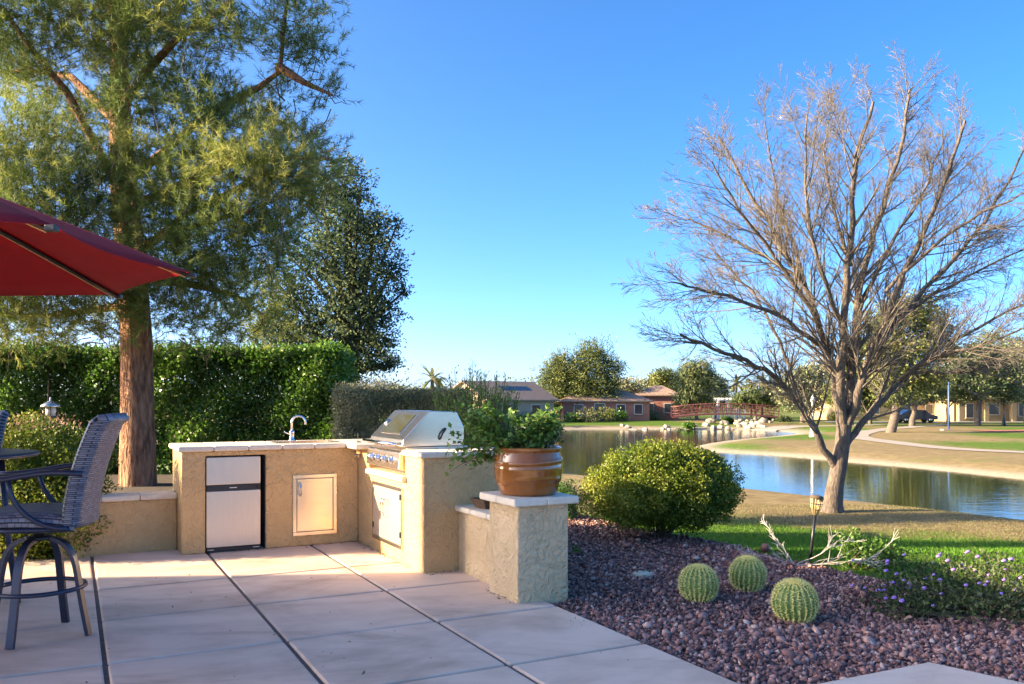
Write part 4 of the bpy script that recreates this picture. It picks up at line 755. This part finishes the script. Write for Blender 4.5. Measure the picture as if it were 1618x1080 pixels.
# houses
tile = mat('roof_tile', (.30, .205, .15), .85, var=.18, vs_=3, bump=.8, bs=6, bd=.08); wind = mat('window_glass', (.03, .035, .045), .1, spec=.8); 
def house(name, label, loc, rz, L, Wd, hw_, roof, wallm, wins, eave=.45, hip=0):
    """wins: (face, s0, s1, z0, z1); face 'f' front (-y), 'l' left gable (-x), 'r' right"""
    h = empty(name, loc, rz, label, 'house'); box('wall', (-L/2, L/2), (-Wd/2, Wd/2), (-.3, hw_), wallm, h, .02)
    e = eave; r = Wd/2+e; sl_ = roof/(Wd/2); zt_ = hw_+roof
    V = [(-L/2-e+hip*0, -r, hw_-e*sl_*.5), (L/2+e, -r, hw_-e*sl_*.5), (L/2+e-hip, 0, zt_), (-L/2-e+hip, 0, zt_), (-L/2-e, r, hw_-e*sl_*.5), (L/2+e, r, hw_-e*sl_*.5)]
    V2 = [(x, y, z-.16) for x, y, z in V]; F = [(0, 1, 2, 3), (3, 2, 5, 4), (0, 3, 4), (1, 5, 2)] if hip else [(0, 1, 2, 3), (3, 2, 5, 4)]
    if hip: Fb = [tuple(i+6 for i in f[::-1]) for f in F]+[(0, 6, 7, 1), (1, 7, 11, 5), (5, 11, 10, 4), (4, 10, 6, 0)]
    else: Fb = [tuple(i+6 for i in f[::-1]) for f in F]+[(0, 6, 7, 1), (1, 7, 8, 2), (2, 8, 11, 5), (5, 11, 10, 4), (4, 10, 9, 3), (3, 9, 6, 0)]
    ro = pyd('roof', V+V2, F+Fb, tile, h)
    if not hip:
        for s in (-1, 1): prism('gable', [(-Wd/2+.01, hw_), (Wd/2-.01, hw_), (0, zt_-.17)], 'x', s*(L/2)-.12*(s > 0), s*(L/2)+.12*(s < 0), wallm, h)
    for f, s0, s1, z0, z1 in wins:
        def fb(nm, s0, s1, z0, z1, d0, d1, m, par):
            if f == 'f': return box(nm, (s0, s1), (-Wd/2-d1, -Wd/2-d0), (z0, z1), m, par, 0)
            sx = -1 if f == 'l' else 1; a, b = sorted((sx*(L/2+d0), sx*(L/2+d1))); return box(nm, (a, b), (s0, s1), (z0, z1), m, par, 0)
        wn = fb('window', s0, s1, z0, z1, .0, .05, M['white'], h); fb('pane', s0+.07, s1-.07, z0+.07, z1-.07, .05, .07, wind, wn); fb('sill', s0-.1, s1+.1, z0-.1, z0, .0, .12, wallm, wn)
    return h, ro, zt_
beige = mat('beige_wall', (.40, .31, .22), .9, var=.08); pink = mat('pink_wall', (.36, .15, .11), .9, var=.1); ochre = mat('ochre_wall', (.43, .30, .15), .9, var=.08); maroon = mat('maroon_wall', (.16, .035, .035), .9, var=.1)
pc_ = gp(794, 667); hA, roA, zA = house('tile_roof_house', 'beige house with tiled gable roof and solar panels across the lake', (pc_.x-.5, 101, GZF), math.radians(-40)+math.pi/2*0, 10.5, 8.2, 2.75, 2.1, beige, [('f', -3, -1.6, .9, 2.1), ('f', 1.5, 3, .9, 2.1), ('l', -1.2, 1.2, .9, 2.1)])
hA.rotation_euler = (0, 0, math.radians(42))
for i in range(4): # solar panels lie on the front slope
    a0 = -1.2+1.15*i; sl_ = 2.1/4.1; V = [(a0, -3.2, 2.75+.9*sl_+.06), (a0+1.1, -3.2, 2.75+.9*sl_+.06), (a0+1.1, -1.3, 2.75+2.8*sl_+.06), (a0, -1.3, 2.75+2.8*sl_+.06)]; V += [(x, y, z-.05) for x, y, z in V]
    pyd('solar_panel', V, [(0, 1, 2, 3), (7, 6, 5, 4), (0, 4, 5, 1), (1, 5, 6, 2), (2, 6, 7, 3), (3, 7, 4, 0)], wind, roA)
p = gp(950, 664); house('pink_house', 'pink stucco house half hidden behind the lakeside pines', (p.x, 110, GZF), .12, 11, 8, 2.6, 1.5, pink, [('f', -4.2, -3, .7, 2.1), ('f', -1.6, -.2, .3, 2.2), ('f', 1.2, 2.4, .8, 2.1), ('f', 3.5, 4.6, .8, 2.1)], hip=3.5)
p = gp(1040, 662); house('red_house', 'dark pink block house left of the willow', (p.x, 116, GZF), -.15, 5.5, 6, 3.4, 1.2, pink, [('f', -1.5, -.5, .9, 2.2), ('f', .8, 1.8, .9, 2.2)], hip=2.5)
p = gp(1395, 663); house('ochre_house', 'long ochre house behind the park trees at right', (p.x+1, 112, GZF), 0, 17, 9, 3.3, 1.7, ochre, [('f', -6.8, -6, .5, 2.0), ('f', -4.5, -3.2, .8, 2.1), ('f', -.8, .8, .1, 2.2), ('f', 2.6, 3.6, .8, 2.1), ('f', 5.5, 7, .8, 2.1)], hip=4)
p = gp(1530, 663); hE, _, _ = house('porch_house', 'ochre house with pillared porch at far right', (p.x, 108, GZF), .05, 13, 9, 3.6, 1.7, ochre, [('f', -5, -4, .4, 2.2), ('f', -2.2, -.8, .8, 2.2), ('f', 1.6, 3, .6, 2.2), ('f', 4.2, 5.4, .6, 2.2)], hip=4)
for x in (-6.2, -3, .4, 3.6, 6): box('pillar', (x-.28, x+.28), (-5.6, -5.05), (-.3, 2.6), ochre, hE, .02)
box('porch_roof', (-6.7, 6.5), (-5.8, -4.49), (2.6, 3.0), ochre, hE, .02)
p = gp(1640, 662); house('maroon_house', 'dark maroon house at the right picture edge', (p.x, 104, GZF), 0, 6, 7, 3.0, 1.4, maroon, [('f', -2, -.8, .8, 2.1), ('f', .6, 1.9, .8, 2.1)], hip=2.5)
# pergola near the bridge
pe = empty('pergola', ((1152-809)/FPX*118, 118, GZF), 0, 'white pergola seen above the bridge rail', 'pergola')
for x in (-1.8, -.6, .6, 1.8):
    for y in (-1.2, 1.2): box('column', (x-.16, x+.16), (y-.16, y+.16), (0, 2.5), M['white'], pe, .02)
for y in (-1.2, 1.2): box('beam', (-2.4, 2.4), (y-.1, y+.1), (2.5, 2.72), M['white'], pe, .01)
for x in np.linspace(-2.2, 2.2, 9): box('slat', (x-.06, x+.06), (-1.7, 1.7), (2.72, 2.88), M['white'], pe, 0)
# lamp posts and pole
def lamp(loc, hgt, m, label):
    l = empty('park_lamp', loc, 0, label, 'lamp post'); k = hgt/3
    lathe('post', [(.24*k, 0), (.24*k, .12*k), (.17*k, .2*k), (.15*k, .75*k), (.085*k, .85*k), (.065*k, 2.3*k), (.10*k, 2.36*k), (.06*k, 2.4*k)], m, l, 12); lathe('globe', [(.05*k, 2.4*k), (.13*k, 2.5*k), (.17*k, 2.65*k), (.13*k, 2.82*k), (.05*k, 2.9*k), (.02*k, 3*k)], m if m is not M['white'] else mat('globe', (.75, .75, .72), .3), l, 12)
p = gp(1284, 690); lamp((p.x, p.y, hz(p.x, p.y)), 2.95, M['white'], 'white park lamp post on the grass spit left of the bare tree')
p = gp(1586, 672); lamp((p.x, p.y, hz(p.x, p.y)), 2.9, M['black'], 'black park lamp post beside the red court')
p = gp(1499, 680); cp_ = empty('court_pole', (p.x, p.y, hz(p.x, p.y)), 0, 'thin blue steel pole at the edge of the red court', 'pole'); bl_ = mat('blue_paint', (.06, .11, .26), .5)
lathe('pole', [(.075, 0), (.075, 4.2)], bl_, cp_, 10); box('base_plate', (-.6, .25), (-.3, .3), (-.02, .1), M['path'], cp_, .02)
# parked car
p = gp(1456, 668); cr = empty('parked_car', (p.x, p.y+1.5, hz(p.x, p.y)+.03), 0, 'dark car parked in the street behind the tree trunks', 'car'); cpaint = mat('car_paint', (.03, .035, .06), .25, coat=.8)
prism('body', [(-2.2, .35), (2.2, .35), (2.25, .75), (1.5, .95), (.8, 1.45), (-1.1, 1.48), (-1.9, 1.0), (-2.25, .9)], 'y', -.85, .85, cpaint, cr, .06, 2)
for s in (-1, 1):
    for a, b in (((-1.0, .95), (-.1, 1.38)), ((.0, .95), (.75, 1.38))):
        prism('window', [(a[0]-.35*(a[0] < -.5), a[1]), (b[0]+.3*(b[0] > .5), a[1]), (b[0], b[1]), (a[0], b[1])], 'y', s*.855-.006, s*.855+.006, wind, cr)
    for x in (-1.4, 1.4):
        wv = lathe('wheel', [(.001, -.1), (.33, -.1), (.34, 0), (.33, .1), (.001, .1)], M['black'], cr, 18, cap=False); wv.rotation_euler = (math.pi/2, 0, 0); wv.location = (x, s*.78, .33); lathe('rim', [(.001, -.115), (.2, -.115), (.2, .115), (.001, .115)], M['steel'], wv, 14, cap=False)
for y in (-.6, .6): box('headlight', (2.2, 2.27), (y-.18, y+.18), (.62, .74), M['white'], cr, .01)
# far trees
def ftree(name, label, u, vb, lst, n, m='fartree', tr_=.2, L=.36, W=.17, group=None, D=None, **kw):
    b = gp(u, vb) if D is None else Vector(((u-809)/FPX*D, D, GZF)); Y = b.y; z = hz(b.x, b.y); return tree(name, label, (b.x, b.y, z), tr_, bl(Y, lst), n, L, W, M[m], group, **kw)
ftree('lakeside_pine', 'tallest pine across the lake', 937, 664, [(935, 560, 34, 26), (915, 580, 26, 24), (955, 580, 30, 26), (930, 605, 40, 22), (965, 605, 22, 18), (920, 628, 32, 16), (955, 628, 28, 14), (978, 580, 10, 10), (930, 643, 22, 8), (962, 642, 20, 8)], 15000, shell=.2, lump=.45, L=.5, W=.1)
ftree('lakeside_pine', 'shorter pine left of the tallest lakeside pine', 886, 664, [(885, 572, 18, 18), (875, 590, 24, 18), (895, 598, 24, 22), (865, 603, 16, 12), (885, 622, 28, 16), (900, 635, 20, 12), (872, 640, 20, 9), (893, 645, 18, 7)], 10000, shell=.2, lump=.45, L=.5, W=.1)
ftree('olive_tree', 'rounded olive tree right of the lakeside pines', 988, 662, [(990, 612, 24, 14), (975, 622, 18, 14), (1003, 624, 20, 14), (990, 634, 26, 12)], 4500, 'olive', .22)
ftree('umbrella_pine', 'small flat topped pine left of the willow', 1053, 660, [(1050, 592, 22, 10), (1038, 600, 16, 10), (1065, 603, 18, 12), (1052, 612, 22, 10), (1072, 622, 12, 14)], 4500, shell=.2)
ftree('willow_tree', 'pale drooping willow beside the bridge', 1101, 664, [(1100, 580, 22, 16), (1085, 595, 18, 20), (1115, 592, 18, 20), (1100, 610, 26, 24), (1085, 625, 20, 26), (1112, 622, 18, 24), (1080, 640, 14, 16)], 9000, 'willow', .22, L=.55, W=.12, droop=1.2, lump=.3)
ftree('dark_tree', 'dark tree right of the willow', 1130, 661, [(1128, 605, 16, 14), (1138, 618, 14, 14), (1130, 632, 18, 14)], 3500, 'darkleaf')
ftree('leafy_tree', 'bright green round tree above the bridge', 1195, 660, [(1190, 628, 26, 12), (1215, 632, 22, 11), (1172, 636, 16, 9)], 4000, 'willow', D=105)
ftree('park_tree', 'olive coloured park tree behind the white lamp post', 1268, 668, [(1262, 600, 30, 18), (1285, 590, 26, 18), (1250, 622, 28, 18), (1290, 620, 30, 22), (1268, 640, 30, 12)], 7000, 'olive', .25, shell=.2)
ftree('park_tree', 'dense park tree left of the big park pine', 1345, 672, [(1345, 600, 30, 22), (1330, 625, 28, 18), (1362, 628, 26, 20), (1345, 580, 22, 14)], 6000, 'fartree', .25)
ftree('park_pine', 'big park pine with thick pale trunk behind the bare tree', 1407, 683, [(1440, 490, 48, 28), (1400, 515, 46, 30), (1470, 520, 42, 30), (1380, 550, 40, 28), (1430, 555, 60, 32), (1490, 555, 28, 24), (1400, 590, 46, 22), (1455, 595, 46, 22), (1420, 625, 40, 14)], 15000, 'fartree', .36, L=.30, W=.16, shell=.15, lump=.3, lean=.2)
ftree('park_tree', 'dark trunked tree between the pale trunk and the car', 1441, 673, [(1445, 608, 34, 20), (1465, 620, 26, 16), (1430, 625, 24, 14)], 5000, 'darkleaf', .3)
ftree('park_tree', 'dark spreading tree with twin trunks right of the blue pole', 1545, 672, [(1545, 565, 44, 26), (1520, 590, 34, 24), (1575, 590, 36, 26), (1545, 612, 50, 22), (1590, 620, 24, 16), (1505, 612, 22, 16)], 11000, 'darkleaf', .3, L=.3)
ftree('park_tree', 'olive tree cut off by the right picture edge', 1622, 668, [(1622, 560, 30, 30), (1605, 590, 26, 26), (1640, 600, 40, 30), (1610, 622, 26, 16)], 7000, 'olive', .28)
ftree('park_tree', 'dense green tree behind the pink house', 905, 660, [(905, 610, 26, 16), (925, 622, 22, 14), (885, 625, 20, 12)], 4000, 'fartree', .25, D=122)
ftree('garden_tree', 'broad tree behind the dark pink block house', 1025, 655, [(1020, 612, 24, 14), (1040, 605, 18, 12), (1005, 625, 22, 12), (1062, 618, 16, 12)], 4500, 'olive', .25, D=128)
ftree('garden_tree', 'dense tree in front of the long ochre house', 1375, 671, [(1375, 610, 24, 18), (1392, 625, 22, 18), (1360, 632, 20, 14)], 5000, 'fartree', .2, D=92)
ftree('garden_tree', 'olive tree in front of the pillared porch', 1498, 668, [(1498, 596, 30, 20), (1482, 618, 24, 18), (1515, 622, 24, 16)], 5500, 'olive', .2, D=94)
ftree('garden_tree', 'tall tree rising behind the pillared porch', 1570, 668, [(1570, 545, 34, 26), (1545, 570, 30, 24), (1600, 565, 32, 28), (1575, 590, 44, 22)], 7000, 'fartree', .3, D=122)
ftree('garden_tree', 'green tree behind the ochre house roof', 1330, 668, [(1330, 585, 30, 20), (1305, 600, 26, 20), (1355, 598, 26, 18), (1230, 612, 26, 16), (1215, 622, 24, 12)], 7000, 'willow', .25, D=126)
def palm(u, vt, vb, D, label):
    b = Vector(((u-809)/FPX*D, D, GZF)); t = PD(u, vt, D); hgt = t.z-GZF; pm = empty('palm_tree', b, 0, label, 'palm', 'palms beyond the bridge'); lathe('trunk', [(.24, -.1), (.19, hgt*.5), (.17, hgt), (.2, hgt+.2)], M['bark'], pm, 10); V = []; F = []; tn = []
    for i in range(34):
        a = rng.random()*6.28; el = rng.uniform(-.5, 1.2); q = np.array([0, 0, hgt+.15]); d = np.array([math.cos(a)*math.cos(el), math.sin(a)*math.cos(el), math.sin(el)]); s = np.array([-math.sin(a), math.cos(a), 0]); tv = rng.random()
        for j in range(7):
            for sg in (-1, 1): V.append(q+s*sg*.17*math.sin(.25+2.6*j/6)+np.array([0, 0, -.05])); tn.append(tv)
            q = q+d*.34; d = unit(d+np.array([0, 0, -.17]))
        o = len(V)-14
        for j in range(6): F.append((o+2*j, o+2*j+1, o+2*j+3, o+2*j+2))
    npmesh('crown', V, F, M['palm'], pm, tint=tn)
palm(1163, 606, 660, 125, 'leftmost palm beyond the bridge'); palm(1186, 607, 660, 132, 'middle palm of the row beyond the bridge'); palm(1204, 604, 660, 125, 'rightmost palm beyond the bridge'); palm(683, 600, 660, 85, 'lone palm showing over the sage hedge')
# low shrubs in front of the far houses
for i, (u, vb, r, m) in enumerate([(812, 668, 14, 'hedge'), (838, 668, 16, 'fartree'), (862, 669, 13, 'palm'), (924, 667, 22, 'palm'), (950, 666, 22, 'fartree'), (903, 667, 15, 'hedge'), (1010, 664, 20, 'fartree'), (1030, 663, 16, 'olive'), (1000, 664, 14, 'darkleaf'), (972, 665, 19, 'hedge'), (1075, 674, 10, 'darkleaf'), (1088, 673, 9, 'hedge'), (1150, 669, 9, 'hedge'), (1240, 666, 9, 'willow'), (1215, 664, 8, 'darkleaf'), (1495, 662, 12, 'lime'), (780, 668, 14, 'fartree'), (750, 668, 16, 'hedge'), (1320, 664, 12, 'fartree'), (1370, 664, 10, 'hedge')]):
    b = gp(u, vb); z = hz(b.x, b.y); rr = r*b.y/FPX; shrub('far_shrub', ['bushy shrub right of the solar panel house', 'dark shrub left of the shorter lakeside pine', 'straw coloured shrub under the shorter lakeside pine', 'straw coloured shrub under the tallest lakeside pine', 'green shrub right under the tallest lakeside pine', 'small green shrub between the two lakeside pines', 'wide shrub in front of the olive tree', 'grey green shrub left of the dark pink block house', 'dark shrub behind the olive tree', 'green shrub left of the olive tree trunk', 'dark shrub left of the willow trunk near the rocks', 'green shrub below the willow near the rocks', 'small green shrub below the middle of the bridge', 'pale shrub right of the bridge end', 'small dark shrub at the right bridge end', 'lime shrub before the pillared porch', 'shrub showing between sage hedge and potted plant', 'leftmost shrub across the lake, behind the upright shrub', 'shrub left of the long ochre house', 'green shrub before the long ochre house'][i], 'shrub', [(b.x, b.y, z+rr*.4, rr, rr*.8, rr*.62), (b.x+rr*.5, b.y, z+rr*.3, rr*.6, rr*.6, rr*.5)], 700, .26, .13, M[m], 5, .3, group='far shrubs', parent_loc=(b.x, b.y, z))
# distant wood closing the view
c, dr, tn = blob_points([(x, 190+15*math.sin(x), GZF+2+1.2*math.sin(x*.37), 7, 5, 4.2+1.5*math.sin(x*.9)) for x in np.arange(-130, 150, 5.5)], 26000, .4); tag(leaves('distant_wood', c, rng.uniform(.5, .9, len(c)), .4, M['fartree'], tint=tn, nrm=dr), 'distant band of trees closing the horizon', 'wood', kind='stuff')
# dry leaves and crumbs on the slabs, thicker along the walls
n = 260; la = np.concatenate([rng.uniform(-4, .38, 90), rng.uniform(-1.6, .0, 60), np.abs(rng.normal(size=60))*-.03-.005, rng.uniform(.0, .29, 30), .20-np.abs(rng.normal(size=20))*.03]); lb = np.concatenate([rng.uniform(-4.6, -.05, 90), -np.abs(rng.normal(size=60))*.03-.006, rng.uniform(-1.7, -.02, 60), -1.76-np.abs(rng.normal(size=30))*.04, rng.uniform(-2.97, -2.5, 20)])
c = np.stack([K0.x+E1.x*la+E2.x*lb, K0.y+E1.y*la+E2.y*lb, np.full(n, .006)], -1); d = np.stack([rng.normal(size=n), rng.normal(size=n), rng.normal(size=n)*.15], -1)
tag(leaves('leaf_litter', c, rng.uniform(.008, .035, n), rng.uniform(.005, .014, n), tint_mat('litter', [(.05, .03, .02), (.16, .09, .05), (.30, .20, .11)], trans=0), d=d, nrm=np.tile([0, 0, 1.], (n, 1))), 'scattered dry leaves and crumbs on the patio slabs', 'litter', kind='stuff')
# stand-in for a house, added out of view at left to shade the patio
hs_ = empty('shading_block', (-7, 6.25, 0), math.radians(4.6), 'unseen tan stucco block added left of the patio to shade it', 'house')
box('wall', (-9, 0), (-3.2, 0), (-.2, 3.4), M['stucco'], hs_, .02); box('parapet', (-9.06, .06), (-3.26, .06), (3.4, 3.65), M['cap'], hs_, .02)
